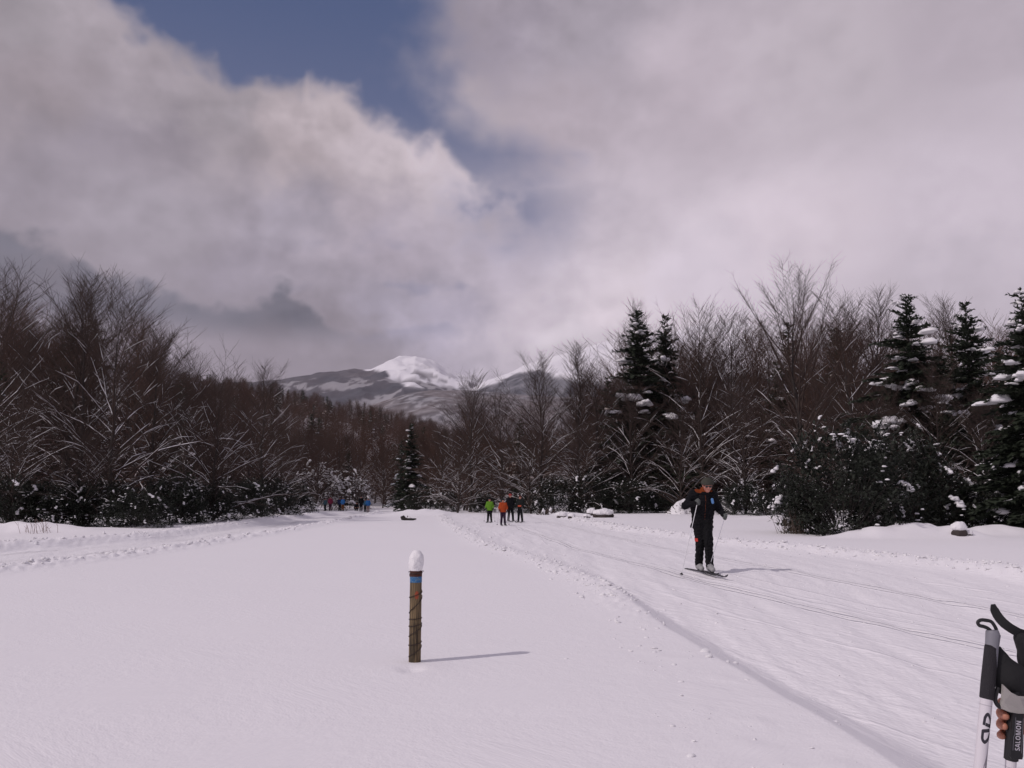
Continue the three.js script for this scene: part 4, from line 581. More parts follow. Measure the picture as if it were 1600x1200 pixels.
// ---------------------------------------------------------------- the lone skier
{
  const pos = onSnow(ground(1102, 896), 0.03), black = cloth(0.008, 0.008, 0.010), dir = 0.1;
  const R = person('person skiing towards us in black clothes with orange collar trim and dark beanie', pos, dir, {
    h: 1.96, cell: 0.013, tilt: 0.3, yaw: -0.1, fold: 0.012, jacket: black, trousers: cloth(0.009, 0.009, 0.010), hat: cloth(0.055, 0.055, 0.045), gloves: cloth(0.11, 0.12, 0.115), boots: std(0.3, 0.3, 0.3, 0.5), glasses: std(0.01, 0.01, 0.012, 0.15), skin: std(0.45, 0.19, 0.14, 0.55), hem: 0.16,
    pose: { pelvis: [-0.02, 0.98, -0.06], chest: [-0.02, 1.33, 0.04], neck: [0.01, 1.49, 0.10], head: [0.03, 1.62, 0.18], shL: [0.19, 1.44, 0.02], shR: [-0.2, 1.46, 0.02], elR: [-0.37, 1.24, 0.04], haR: [-0.17, 1.31, 0.24], elL: [0.31, 1.17, 0.02], haL: [0.35, 1.03, 0.22], hiL: [0.06, 0.95, -0.03], hiR: [-0.1, 0.95, -0.03], knL: [0.035, 0.53, 0.14], knR: [-0.09, 0.52, 0.02], anL: [0.035, 0.12, 0.16], anR: [-0.07, 0.12, -0.16] }, gripR: [-0.1, 1, 0.3], gripL: [0.1, 1, 0.5],
  });
  const shell = (name, f, m, lo, hi, label) => { const q = part(name, solid(f, lo, hi, 0.008), m, R.g); if (label) q.userData.label = label; return q; };
  const orange = cloth(0.19, 0.042, 0.012), J = R.J;
  for (const s of [-1, 1]) { const z0 = [s * 0.09, 1.53, 0.09], z1 = [s * 0.16, 1.5, 0.05], c = cap(z0, z1, 0.03, 0.022); shell('shoulder_trim', (x, y, z) => Math.max(R.coat(x, y, z) - 0.006, c(x, y, z) - (s < 0 ? 0.03 : 0.008)), orange, [Math.min(z0[0], z1[0]) - 0.09, 1.4, -0.1], [Math.max(z0[0], z1[0]) + 0.09, 1.64, 0.2], 'orange trim on the shoulder'); }
  shell('zip', (x, y, z) => Math.max(R.coat(x, y, z) - 0.004, Math.abs(x + 0.005) - 0.004, -z, y - 1.44, 0.83 - y), cloth(0.38, 0.09, 0.03), [-0.04, 0.8, 0], [0.04, 1.5, 0.3], 'thin orange front zip');
  shell('collar_lining', (x, y, z) => Math.max(Math.abs(Math.hypot(x - 0.01, (z - 0.1)) - 0.08) - 0.006, Math.abs(y - 1.55) - 0.016 - 0.2 * Math.max(0, z)), orange, [-0.13, 1.5, -0.1], [0.15, 1.64, 0.25], 'orange collar lining');
  { const c = cap([0.135, 1.30, 0.155], [0.125, 1.36, 0.155], 0.026, 0.026); shell('chest_badge', (x, y, z) => c(x, y, z), std(0.10, 0.24, 0.5, 0.6), [0, 1.2, 0.02], [0.22, 1.46, 0.24], 'light blue badge on the chest'); }
  for (const [x0, y0] of [[-0.13, 0.6]]) shell('knee_patch', ((k) => { const a = cap(k === 0 ? J.hiR : J.hiL, k === 0 ? J.knR : J.knL, 0.118, 0.09); return (x, y, z) => Math.max(a(x, y, z) - 0.004, Math.abs(y - y0) - 0.032, (k === 0 ? x + 0.15 : 0.09 - x), -z + 0.0); })(x0 < 0 ? 0 : 1), std(0.45, 0.03, 0.02, 0.7), [x0 - 0.15, y0 - 0.07, -0.1], [x0 + 0.15, y0 + 0.07, 0.25], 'red patch by the knee');
  const gr2 = 'poles and skis of the lone skier';
  skiPole('pole of the lone black-clad skier, planted left of the boots', R.world([J.haR[0] - 0.012, J.haR[1] + 0.03, J.haR[2]]), onSnow(ground(1064, 903), 0.02), gr2, { shaft: std(0.65, 0.65, 0.66, 0.35) });
  skiPole('pole of the lone black-clad skier, trailing right of the boots', R.world([J.haL[0], J.haL[1] + 0.03, J.haL[2]]), at(1109, 884, 17.2), gr2, { shaft: std(0.5, 0.5, 0.54, 0.35) });
  const fwd = V(Math.sin(dir), 0, Math.cos(dir)), right = V(Math.cos(dir), 0, -Math.sin(dir)), s = 1.96 / 1.78;
  for (const [k, a] of [[0, J.anL], [1, J.anR]]) { const c = pos.clone().addScaledVector(right, a[0] * s).addScaledVector(fwd, (a[2] + 0.12) * s), f2 = fwd.clone().addScaledVector(right, k ? 0.04 : -0.02); const tail = onSnow(c.clone().addScaledVector(f2, -0.98), 0.015), tip = onSnow(c.clone().addScaledVector(f2, 0.98), 0.02); const m = (snowH(c.x, c.z) + 0.022); tail.y = m; ski(k ? 'black ski on the left-hand boot of the lone skier' : 'black ski on the right-hand boot of the lone skier', tail, tip, gr2); }
}

// ---------------------------------------------------------------- the four skiers further up the piste
{
  const grp = 'four skiers standing together up the piste', four = [
    { px: [765, 816.5], h: 1.42, label: 'skier in bright green jacket and black trousers, first of the four from the left', jacket: cloth(0.11, 0.25, 0.025), trousers: blackCloth, hat: cloth(0.02, 0.02, 0.022), boots: blackGear, turn: -0.1, who: 'the green-jacketed skier' },
    { px: [786, 821], h: 1.38, label: 'shorter skier in orange-red jacket and dark purple trousers in front of the four', jacket: cloth(0.36, 0.06, 0.018), trousers: cloth(0.035, 0.02, 0.04), hat: cloth(0.02, 0.025, 0.025), turn: 0.1, who: 'the orange-jacketed skier' },
    { px: [797, 815], h: 1.66, label: 'tallest skier of the four, all in black with a red and white cap', jacket: blackCloth, trousers: blackCloth, hat: cloth(0.3, 0.05, 0.05), turn: 0.35, who: 'the tall black-clad skier of the four', pose: { anL: [0.17, 0.1, 0.1], knL: [0.15, 0.5, 0.08] } },
    { px: [813, 816.5], h: 1.56, label: 'skier in black with an orange-red waist bag, rightmost of the four', jacket: cloth(0.015, 0.017, 0.017), trousers: blackCloth, hat: cloth(0.07, 0.03, 0.025), turn: -0.2, who: 'the skier with the orange waist bag', bag: true, pose: { haL: [0.14, 1.06, 0.22], haR: [-0.16, 1.06, 0.22] } },
  ];
  for (const f of four) {
    const pos = onSnow(ground(...f.px), 0.02), P = person(f.label, pos, f.turn, { cell: 0.024, gloves: blackCloth, group: grp, ...f, pose: { anL: [0.13, 0.1, 0], anR: [-0.13, 0.1, 0.02], ...(f.pose ?? {}) } }), J = P.J, s = f.h / 1.78;
    if (f.bag) part('waist_bag', solid((x, y, z) => cap([-0.12, 1.06, 0.17], [0.12, 1.06, 0.17], 0.06, 0.06)(x, y, z), [-0.25, 0.95, 0.05], [0.25, 1.2, 0.3], 0.02), std(0.4, 0.07, 0.03), P.g);
    for (const k of ['L', 'R']) { const h = P.world(J['ha' + k]), sx = k === 'L' ? 1 : -1; h.y += 0.03; const tip = P.world([J['ha' + k][0] + sx * 0.14, 0, J['ha' + k][2] - 0.12]); onSnow(tip, 0.01); skiPole('thin ski pole on the ' + (sx > 0 ? 'right' : 'left') + ' side of ' + f.who, h, tip, 'ski poles of the four skiers'); const a = P.world([J['an' + k][0], 0, J['an' + k][2] - 0.85]), b = P.world([J['an' + k][0], 0, J['an' + k][2] + 0.95]); a.y = b.y = snowH(pos.x, pos.z) + 0.012; ski('ski under the ' + (sx > 0 ? 'right' : 'left') + '-hand boot of ' + f.who, a, b, 'skis of the four skiers'); }
  }
}
// ---------------------------------------------------------------- the distant people by the frosted shrub
{
  const blue = cloth(0.025, 0.11, 0.3), grp = 'distant people at the far edge of the snow', far = [
    [508, 795, 1.5, 'distant person in dark teal jacket, first of the far group from the left', cloth(0.03, 0.06, 0.08), blackCloth],
    [516, 795.5, 1.72, 'distant person in maroon jacket, second of the far group', cloth(0.16, 0.02, 0.05), cloth(0.05, 0.02, 0.035)],
    [530.5, 797, 1.6, 'distant person in dark blue beside the bright blue jacket, third of the far group', cloth(0.02, 0.03, 0.08), blackCloth],
    [535.5, 797.5, 1.6, 'distant person in bright blue jacket and brown trousers, left bright blue one', blue, cloth(0.12, 0.05, 0.02)],
    [564, 797.5, 1.8, 'distant tall person all in black standing right of the crouching one', blackCloth, blackCloth],
    [570.5, 797, 1.55, 'distant person in dull blue, left of the rightmost one', cloth(0.04, 0.10, 0.16), blackCloth],
    [575, 796.5, 1.68, 'rightmost distant person in bright blue jacket and pale trousers', blue, cloth(0.2, 0.14, 0.13)],
  ];
  const D = 98;
  far.forEach(([px, py, h, label, jacket, trousers], i) => person(label, onSnow(at(px, py, D + (i % 3))), (i * 1.7) % 1.2 - 0.5, { h, cell: 0.04, jacket, trousers, hat: cloth(0.03, 0.03, 0.035), gloves: blackCloth, group: grp }));
  person('distant dark figure crouching low on the snow between the others', onSnow(at(556, 797, D)), 0.8, { h: 1.65, cell: 0.04, jacket: blackCloth, trousers: blackCloth, hat: cloth(0.02, 0.02, 0.02), gloves: blackCloth, group: grp, pose: { pelvis: [0, 0.34, -0.1], chest: [0, 0.66, 0.05], neck: [0, 0.82, 0.1], head: [0, 0.95, 0.16], shL: [0.17, 0.78, 0.08], shR: [-0.17, 0.78, 0.08], elL: [0.28, 0.55, 0.2], elR: [-0.28, 0.55, 0.2], haL: [0.18, 0.42, 0.4], haR: [-0.18, 0.42, 0.4], hiL: [0.1, 0.32, -0.1], hiR: [-0.1, 0.32, -0.1], knL: [0.17, 0.42, 0.3], knR: [-0.17, 0.42, 0.3], anL: [0.14, 0.1, 0.02], anR: [-0.14, 0.1, 0.02] } });
}

// ---------------------------------------------------------------- rocks, log, heaps, dry twigs
{
  const rockMat = std(0.045, 0.035, 0.033, 0.9);
  function capped(name, label, cat, px, py, w, h, o = {}) {
    const base = onSnow(ground(px, py), -0.05), k = -base.z / F, W = w * k / 2, Hh = h * k, g = thing(name, label, cat, base, o.turn ?? 0), S = px * 0.37;
    const rk = (x, y, z) => { const a = x / (W * 0.93), b = (y - Hh * 0.2) / (Hh * 0.45), c = z / (W * 0.6); return (Math.hypot(a, b, c) - 1 + 0.28 * noise(x * 2.1 / W + S, y * 2, z * 2.1 / W)) * Hh * 0.4; };
    const sn = (x, y, z) => { const a = (x - W * 0.05 * Math.sin(S)) / W, b = (y - Hh * (o.lift ?? 0.5)) / (Hh * 0.5), c = z / (W * 0.68), b2 = b < 0 ? b * 1.7 : b; return (Math.hypot(a, b2, c) - 1 + 0.22 * noise(x * 1.6 / W + S, y * 2, z * 1.6 / W + 3) + 0.08 * noise(x * 6 / W, y * 8, z * 6 / W)) * Hh * 0.4; };
    const cell = Math.max(W, Hh) / 16; part(name === 'fallen_log' ? 'log' : 'rock', solid(rk, [-W * 1.4, -Hh * 0.5, -W], [W * 1.4, Hh * 1.1, W], cell), o.mat ?? rockMat, g); part('snow_cap', solid(sn, [-W * 1.5, -Hh * 0.2, -W * 1.2], [W * 1.5, Hh * 1.5, W * 1.2], cell), treeSnow, g); return g;
  }
  capped('rock', 'largest snow-capped rock, dark underside showing, rightmost of the row on the snow', 'rock', 943, 808.5, 32, 14, { lift: 0.56 });
  capped('rock', 'small snow-capped rock tilted just behind the largest one', 'rock', 924, 805, 15, 12);
  capped('rock', 'snow-capped rock at the left end of the row of rocks', 'rock', 877, 809, 18, 10, { lift: 0.55 });
  capped('rock', 'low snow-capped rock between the left one and the largest', 'rock', 893, 809, 12, 8, { lift: 0.55 });
  capped('rock', 'small half-buried rock left of the largest snow-capped one', 'rock', 917, 809, 12, 7, { lift: 0.55 });
  capped('rock', 'round snow dome with a dark rock beneath, beside the right clump of bushes', 'rock', 1499, 836, 25, 20, { lift: 0.64 });
  capped('rock', 'small dark rock showing at the right end of the bush clump', 'rock', 1515, 836, 10, 10, { lift: 0.5 });
  capped('rock', 'tiny dark stone poking from the snow below the left bushes', 'rock', 212, 834, 6, 4, { lift: 0.2 });
  // the log in the drift at centre
  const lg = onSnow(ground(636, 813), 0.05), L = thing('fallen_log', 'dark broken log sticking out of the snow drift near centre', 'log', lg, 0.1), log = new GB(); log.tube([[-0.4, 0.28, 0], [-0.33, 0.12, 0], [-0.1, 0.03, 0.05], [0.4, 0.0, 0.08], [0.75, 0.05, 0.05]], [0.16, 0.2, 0.12, 0.1, 0.05], 9); part('log', log.geo(), std(0.03, 0.024, 0.022, 0.95), L); L.scale.setScalar(0.75); const st = new GB(); st.tube([[0.02, 0.06, 0.02], [0.05, 0.3, 0.0]], [0.06, 0.03], 6); part('branch_stub', st.geo(), std(0.03, 0.024, 0.022, 0.95), L); const lc = new GB(); lc.blob(0.15, 0.12, 0, 0.2, 0.08, 0.14, 4, 0, 2); part('snow_cap', lc.geo(), treeSnow, L);
  // snow-laden shrub heaps
  function heap(label, px, py, w, h, lean, seed) {
    const base = onSnow(ground(px, py), -0.1), k = -base.z / F, W = w * k / 2, Hh = h * k, g = thing('snow_heap', label, 'snow heap', base), dark = new GB(), Rg = RNG(seed);
    const f = (x, y, z) => { const t = clamp(y / Hh), rad = W * Math.pow(1 - t, 0.85), cx = lean * t * W; return (Math.hypot((x - cx), z * 1.3) - rad) * 0.7 + 0.16 * W * noise(x * 2 / W + seed, y * 2 / W, z * 2 / W) + 0.06 * W * noise(x * 6 / W + seed, y * 6 / W, z * 6 / W); };
    part('snow', solid((x, y, z) => Math.max(f(x, y, z), y - Hh), [-W * 1.6, -0.3, -W * 1.4], [W * 1.6, Hh * 1.1, W * 1.4], Math.max(W, Hh) / 22), treeSnow, g);
    for (let i = 0; i < 60; i++) { const a = Rg() * 6.28, t = Rg() * 0.6, rad = W * Math.pow(1 - t, 0.75) * 0.9, x = Math.cos(a) * rad + lean * t * W, z = Math.sin(a) * rad * 0.8; dark.tube([[x, t * Hh, z], [x + Math.cos(a) * 0.25, t * Hh + 0.2 - Rg() * 0.25, z + Math.sin(a) * 0.25]], [0.03, 0.012], 4); }
    part('twigs', dark.geo(), twigMat, g).userData.kind = 'stuff';
  }
  heap('white snow heap with dark twigs left of the lone skier at the wood edge', 1063, 803, 48, 26, 0.25, 3);
  heap('leaning white snow heap just right of the lone skier at the wood edge', 1138, 803, 30, 27, -0.5, 9);
  heap('little snow-covered stump right of the four skiers, behind the rocks', 848, 804, 13, 12, 0.2, 15);
  heap('little pointed snow tuft right of the snow-covered stump behind the rocks', 859, 803, 12, 14, 0.3, 21);
  // dry twigs left of the right clump, dry grass at left
  function twigs(name, label, cat, px, py, n, len, spread, mat) { const b = onSnow(ground(px, py), -0.03), g = thing(name, label, cat, b), R = RNG(px), q = new GB(); for (let i = 0; i < n; i++) { const a = R() * 6.28, x = Math.cos(a) * spread * R(), z = Math.sin(a) * spread * R() * 0.6, L2 = len * (0.5 + 0.7 * R()), bx = (R() - 0.6) * 1.0, bz = (R() - 0.5) * 0.6; q.tube([[x, 0, z], [x + bx * L2 * 0.4, L2 * 0.6, z + bz * L2 * 0.4], [x + bx * L2, L2 * (0.8 + 0.2 * R()), z + bz * L2]], [0.009, 0.007, 0.004], 3); if (i % 2) q.tube([[x + bx * L2 * 0.4, L2 * 0.6, z], [x + bx * L2 * 0.4 + (R() - 0.5) * 0.3, L2 * 0.9, z + 0.05]], [0.006, 0.003], 3); } part('stems', q.geo(), mat, g).userData.kind = 'stuff'; }
  twigs('dry_shrub', 'leafless dry twigs at the left foot of the right bush clump', 'shrub', 1240, 834, 70, 1.0, 0.7, std(0.12, 0.09, 0.07));
  twigs('dry_grass', 'few dry reddish grass stems on the low snow mound at left', 'grass tuft', 62, 832, 22, 0.55, 0.9, std(0.14, 0.07, 0.055));
}
// crumbled snow thrown up along the edges of the pistes
{
  const R = RNG(808), g = new GB(); g.blob(0, 0, 0, 1, 0.8, 1, 3, 0, 2); const spots = [], M4 = new THREE.Matrix4(), q = new THREE.Quaternion(), e = new THREE.Euler();
  const along = (tabX, D0, D1, n, off, sp, s0) => { for (let i = 0; i < n; i++) { const D = D0 * Math.pow(D1 / D0, R()), x = interp(tabX, D) + off + (R() + R() + R() - 1.5) * sp; spots.push([x, -D, s0 * (0.3 + 1.2 * Math.pow(R(), 3)) * (0.6 + D * 0.012)]); } };
  along(XL1, 13, 62, 800, -0.15, 0.5, 0.036); along(XL1, 8.5, 17, 90, -0.3, 0.6, 0.032); along(XL1, 4.5, 14, 110, -0.7, 0.9, 0.02); along(XR1, 14, 66, 1700, 0.35, 0.7, 0.042); along(XR2, 17, 70, 700, 0.2, 0.5, 0.045); along(XL2, 18, 70, 500, -0.3, 0.6, 0.045);
  for (let i = 0; i < 900; i++) { const D = 5 * Math.pow(10, R()), u = R(); spots.push([lerp(interp(XL1, D), interp(XR1, D), u), -D, 0.012 * (0.4 + 1.4 * Math.pow(R(), 3)) * (0.6 + D * 0.03)]); }
  const im = new THREE.InstancedMesh(g.geo(), treeSnow, spots.length); spots.forEach(([x, z, s], i) => im.setMatrixAt(i, M4.compose(V(x, snowH(x, z) + s * 0.05, z), q.setFromEuler(e.set((R() - 0.5) * 0.8, R() * 6.3, (R() - 0.5) * 0.8)), V(s * (0.7 + R()), s * (0.6 + 0.5 * R()), s * (0.7 + R())))));
  im.name = 'snow_crumbs'; im.userData.kind = 'stuff'; im.castShadow = im.receiveShadow = true; scene.add(im);
}

// ---------------------------------------------------------------- the poles and the hand at the right edge
{
  const D = 1.66, Q = (px, py, dd = 0) => at(px, py, D + dd), mm = D / F, arr = (v) => [v.x, v.y, v.z];
  const right = V(1, 0, 0), up = V(0, Math.cos(PITCH), Math.sin(PITCH)), toward = V(0, -Math.sin(PITCH), Math.cos(PITCH));
  function along(name, label, top, low) {                                // a group with its y axis from the low point to the top
    const d = top.clone().sub(low).normalize(), t = (low.y - snowH(low.x, low.z)) / d.y, foot = low.clone().addScaledVector(d, -t), g = thing(name, label, 'ski pole', foot); const zz = toward.clone().addScaledVector(d, -toward.dot(d)).normalize(), xx = V(0, 0, 0).crossVectors(d, zz); g.quaternion.setFromRotationMatrix(new THREE.Matrix4().makeBasis(xx, d, zz)); g.updateMatrixWorld(true); return { g, L: top.distanceTo(foot), d };
  }
  const grey = std(0.20, 0.20, 0.225, 0.5), black = std(0.012, 0.012, 0.014, 0.6), cork = std(0.016, 0.014, 0.018, 0.75, { bumpMap: clothBump, bumpScale: 0.002 });
  const shaftArt = (seed) => { // print on a white shaft: v runs up the last 0.75 m, u round it, u = 0.25 towards us
    const c = document.createElement('canvas'); c.width = 256; c.height = 2048; const x = c.getContext('2d'); x.fillStyle = '#d6d2d6'; x.fillRect(0, 0, 256, 2048);
    const Y = (m) => m / 0.75 * 2048, X = (u) => u * 256; x.fillStyle = '#b9b5ba'; x.fillRect(0, Y(0.012), 256, 5);
    if (seed === 0) { x.fillStyle = '#2a2730'; x.lineWidth = 17; x.lineJoin = 'round'; x.strokeStyle = '#2a2730';
      x.beginPath(); x.moveTo(X(0.16), Y(0.049)); x.lineTo(X(0.17), Y(0.036)); x.quadraticCurveTo(X(0.22), Y(0.025), X(0.27), Y(0.03)); x.quadraticCurveTo(X(0.36), Y(0.038), X(0.36), Y(0.049)); x.lineTo(X(0.2), Y(0.047)); x.stroke();
      x.beginPath(); x.moveTo(X(0.36), Y(0.061)); x.quadraticCurveTo(X(0.33), Y(0.074), X(0.22), Y(0.079)); x.quadraticCurveTo(X(0.14), Y(0.077), X(0.15), Y(0.068)); x.lineTo(X(0.15), Y(0.06)); x.lineTo(X(0.34), Y(0.056)); x.stroke(); }
    x.fillStyle = '#8f8a92'; x.beginPath(); x.moveTo(X(0.36), Y(0.075)); x.quadraticCurveTo(X(0.34), Y(0.10), X(0.25), Y(0.12)); x.lineTo(X(0.22), Y(0.75)); x.lineTo(X(0.38), Y(0.75)); x.fill();
    x.fillStyle = '#35313c'; x.beginPath(); x.moveTo(X(0.42), Y(0.085)); x.quadraticCurveTo(X(0.36), Y(0.105), X(0.33), Y(0.13)); x.lineTo(X(0.31), Y(0.75)); x.lineTo(X(0.5), Y(0.75)); x.fill(); x.fillStyle = '#cfccd2'; x.fillRect(X(0.275), Y(0.12), 7, 1500);
    const t = new THREE.CanvasTexture(c); t.colorSpace = THREE.SRGBColorSpace; return t; };
  const upright = (L, y0, r0, r1, art) => { const len = 0.75, g = new THREE.CylinderGeometry(r1, r0, len, 28, 1, true); g.rotateY(0); const uv = g.attributes.uv, P = g.attributes.position; for (let k = 0; k < uv.count; k++) { const a = Math.atan2(P.getX(k), P.getZ(k)); uv.setX(k, uv.getX(k)); } return g.translate(0, y0 - len / 2, 0); };
  // pole that stands at the left of the two
  const A = along('ski_pole', 'white ski pole upright at the lower right edge, grey-topped black grip and hanger loop', Q(1551.5, 984), Q(1531, 1200, -0.02));
  { const { g, L } = A, gy = L - 0.128;
    const sh = new THREE.CylinderGeometry(0.0108, 0.0104, 0.75, 28, 1, true).rotateY(-Math.PI / 2).translate(0, gy - 0.375, 0); sh.attributes.uv.needsUpdate = true;
    part('shaft', mergeGeometries([sh, new THREE.CylinderGeometry(0.0104, 0.006, gy - 0.75 + 0.02, 20).translate(0, (gy - 0.75) / 2 + 0.01, 0)]), std(1, 1, 1, 0.32, { map: shaftArt(0) }), g).userData.label = 'white shaft with dark curled emblem and grey stripe';
    part('grip', new THREE.LatheGeometry([[0.0105, gy - 0.002], [0.0122, gy], [0.0126, gy + 0.03], [0.0122, gy + 0.07], [0.0120, L - 0.034], [0.0114, L - 0.03]].map((p) => new THREE.Vector2(...p)), 32), cork, g);
    const capG = solid((x, y, z) => { const t = (y - (L - 0.034)) / 0.036, rad = 0.0118 + 0.0018 * clamp(t); const low = L - 0.034 - 0.035 * ss(-0.002, 0.011, x), q = Math.hypot(x - 0.001, z) - rad; return Math.max(q, low - y, y - (L - 0.0005) - x * 0.25, (y > L - 0.007 ? Math.hypot(x, z) - rad + (y - L + 0.007) * 0.5 : -1)); }, [-0.02, L - 0.08, -0.02], [0.02, L + 0.01, 0.02], 0.0012); part('grip_cap', capG, grey, g);
    part('wedge', solid((x, y, z) => Math.max(Math.abs(z) - 0.004, Math.hypot(x - 0.0095, (y - (L - 0.016)) * 0.7) - 0.0022), [0, L - 0.03, -0.012], [0.016, L, 0.016], 0.0009), black, g);
    const lp = [[1557, 984], [1554, 978], [1549, 971.5], [1541, 969.3], [1532, 969], [1527.8, 972.5], [1530, 977], [1537, 979], [1543, 981.5], [1547.5, 985]].map(([a, b]) => g.worldToLocal(Q(a, b))); part('hanger_loop', new THREE.TubeGeometry(new THREE.CatmullRomCurve3(lp), 60, 0.0034, 8), black, g);
    part('basket', new THREE.LatheGeometry([[0.006, 0.09], [0.012, 0.085], [0.036, 0.055], [0.037, 0.049], [0.012, 0.06], [0.006, 0.05]].reverse().map((p) => new THREE.Vector2(...p)), 16), black, g);
    // the wrist harness: black padded band, pale mesh, thumb loop
    const toL = (px, py, dd = 0) => arr(g.worldToLocal(Q(px, py, dd)));
    const pads = join([cap(toL(1563, 1012), toL(1566, 1030), 0.003, 0.010), cap(toL(1567, 1032), toL(1580, 1056), 0.013, 0.026), cap(toL(1580, 1058), toL(1606, 1076, 0.02), 0.027, 0.036), cap(toL(1562, 1045), toL(1564, 1076), 0.009, 0.010)], 0.014);
    const zOff = toL(1580, 1056)[2], padF = (x, y, z) => { const d = pads(x, y, zOff + (z - zOff) * 1.7); return Math.max(d, 9e-9 + d); };
    const P0 = toL(1540, 1000), P1 = toL(1640, 1130); part('harness', solid((x, y, z) => padF(x, y, z), [Math.min(P0[0], P1[0]) - 0.02, Math.min(P0[1], P1[1]) - 0.02, zOff - 0.05], [Math.max(P0[0], P1[0]) + 0.03, Math.max(P0[1], P1[1]) + 0.03, zOff + 0.05], 0.0026), std(0.011, 0.011, 0.012, 0.85, { bumpMap: clothBump, bumpScale: 0.002 }), g).userData.label = 'black padded wrist harness';
    const loop = [[1560, 1074], [1556, 1084], [1555, 1094], [1559, 1102], [1565, 1105], [1569, 1099], [1570, 1088], [1569, 1078]].map(([a, b]) => g.worldToLocal(Q(a, b, -0.012))); const lg2 = new THREE.TubeGeometry(new THREE.CatmullRomCurve3(loop), 60, 0.0042, 8); part('thumb_loop', lg2, black, g);
    { const poly = [[1570.5, 1074], [1578, 1083], [1590, 1089], [1603, 1091], [1600, 1112], [1588, 1111], [1577, 1110], [1567, 1107], [1570, 1096]], S2 = new THREE.Shape(poly.map(([a, b]) => new THREE.Vector2((a - 1580) * mm, (1095 - b) * mm))); const eg = new THREE.ExtrudeGeometry(S2, { depth: 0.006, bevelEnabled: true, bevelSize: 0.0015, bevelThickness: 0.0015, bevelSegments: 2, curveSegments: 4 }); const pos = eg.attributes.position; for (let k = 0; k < pos.count; k++) pos.setZ(k, pos.getZ(k) - 14 * (pos.getX(k) - 0.012) ** 2); eg.computeVertexNormals();
      const mesh = tex(64, 64, (u, v) => 0.5 + 0.5 * Math.sin(u * 6.283 * 4) * Math.sin(v * 6.283 * 4)); mesh.repeat.set(90, 90); const uv = eg.attributes.uv; for (let k = 0; k < uv.count; k++) uv.setXY(k, pos.getX(k), pos.getY(k)); eg.applyMatrix4(new THREE.Matrix4().makeBasis(right, up, toward).setPosition(Q(1580, 1095, -0.022))); eg.applyMatrix4(g.matrixWorld.clone().invert()); part('mesh_panel', eg, std(0.42, 0.40, 0.38, 0.85, { bumpMap: mesh, bumpScale: 0.0012 }), g).userData.label = 'pale grey mesh panel of the harness'; }
  }
  // second pole, held in the hand
  const B = along('ski_pole', 'second ski pole in the hand at the right edge, lettered black grip and loose strap', Q(1584, 1104), Q(1579, 1200, 0));
  { const { g, L } = B, gy = L - 0.098, c = document.createElement('canvas'); c.width = 128; c.height = 512; const x = c.getContext('2d'); x.fillStyle = '#141417'; x.fillRect(0, 0, 128, 512); x.strokeStyle = '#77757c'; x.lineWidth = 5; x.beginPath(); x.moveTo(30, 60); x.lineTo(30, 250); x.lineTo(18, 275); x.lineTo(18, 420); x.moveTo(112, 60); x.lineTo(112, 440); x.stroke(); x.save(); x.translate(66, 420); x.rotate(-Math.PI / 2); x.fillStyle = '#b9b6bc'; x.font = 'bold 74px sans-serif'; x.textBaseline = 'middle'; x.textAlign = 'left'; x.scale(330 / x.measureText('SALOMON').width, 1); x.fillText('SALOMON', 0, 0); x.restore();
    const t = new THREE.CanvasTexture(c); t.colorSpace = THREE.SRGBColorSpace;
    part('shaft', mergeGeometries([new THREE.CylinderGeometry(0.0098, 0.0094, 0.75, 28, 1, true).rotateY(-Math.PI / 2).translate(0, gy - 0.375, 0), new THREE.CylinderGeometry(0.0094, 0.006, gy - 0.75 + 0.02, 20).translate(0, (gy - 0.75) / 2 + 0.01, 0)]), std(1, 1, 1, 0.32, { map: shaftArt(1) }), g).userData.label = 'white shaft with dark stripe';
    part('grip', new THREE.LatheGeometry([[0.0096, gy - 0.001], [0.0125, gy + 0.001], [0.0118, gy + 0.04], [0.0108, gy + 0.08], [0.0112, gy + 0.12], [0.012, gy + 0.15], [0.008, gy + 0.165], [0.001, gy + 0.167]].map((p) => new THREE.Vector2(...p)), 28), black, g);
    { const s = new THREE.Shape(); const hw = 0.0112, h0 = gy + 0.006, h1 = gy + 0.092; s.moveTo(-hw, h0 + 0.004); s.lineTo(-hw + 0.003, h0); s.lineTo(hw - 0.001, h0 + 0.002); s.lineTo(hw, h0 + 0.006); s.lineTo(hw - 0.002, h1); s.lineTo(-hw + 0.001, h1); s.closePath(); const eg = new THREE.ExtrudeGeometry(s, { depth: 0.004, bevelEnabled: true, bevelSize: 0.001, bevelThickness: 0.001, bevelSegments: 2 }); const P = eg.attributes.position, uv = eg.attributes.uv; for (let k = 0; k < P.count; k++) { uv.setXY(k, (P.getX(k) + hw) / (2 * hw), (P.getY(k) - h0) / (h1 - h0)); } eg.translate(0, 0, 0.0122); part('lettered_tab', eg, std(1, 1, 1, 0.6, { map: t }), g).userData.label = 'black tab with grey lettering'; }
    const toL = (px, py, dd = 0) => g.worldToLocal(Q(px, py, dd));
    part('cord_loop', new THREE.TubeGeometry(new THREE.CatmullRomCurve3([[1588, 1124], [1592, 1131], [1597, 1144], [1596, 1152], [1591, 1156], [1588, 1150]].map(([a, b]) => toL(a, b, -0.006))), 40, 0.0026, 8), black, g);
    // the loose end of its strap: a flat band with thickness, curling up and to the left
    const rib = [[1551.5, 944, 0.01], [1554, 953, 0.008], [1560, 964, 0.004], [1569, 974, 0], [1579, 981.5, 0], [1590, 988, 0.004], [1600, 996, 0.012], [1612, 1008, 0.02]], hw2 = [0.0035, 0.0078, 0.0085, 0.0088, 0.0086, 0.0088, 0.014, 0.02], gb = new GB(), pts = rib.map(([a, b, d]) => Q(a, b, d)); let prev = -1;
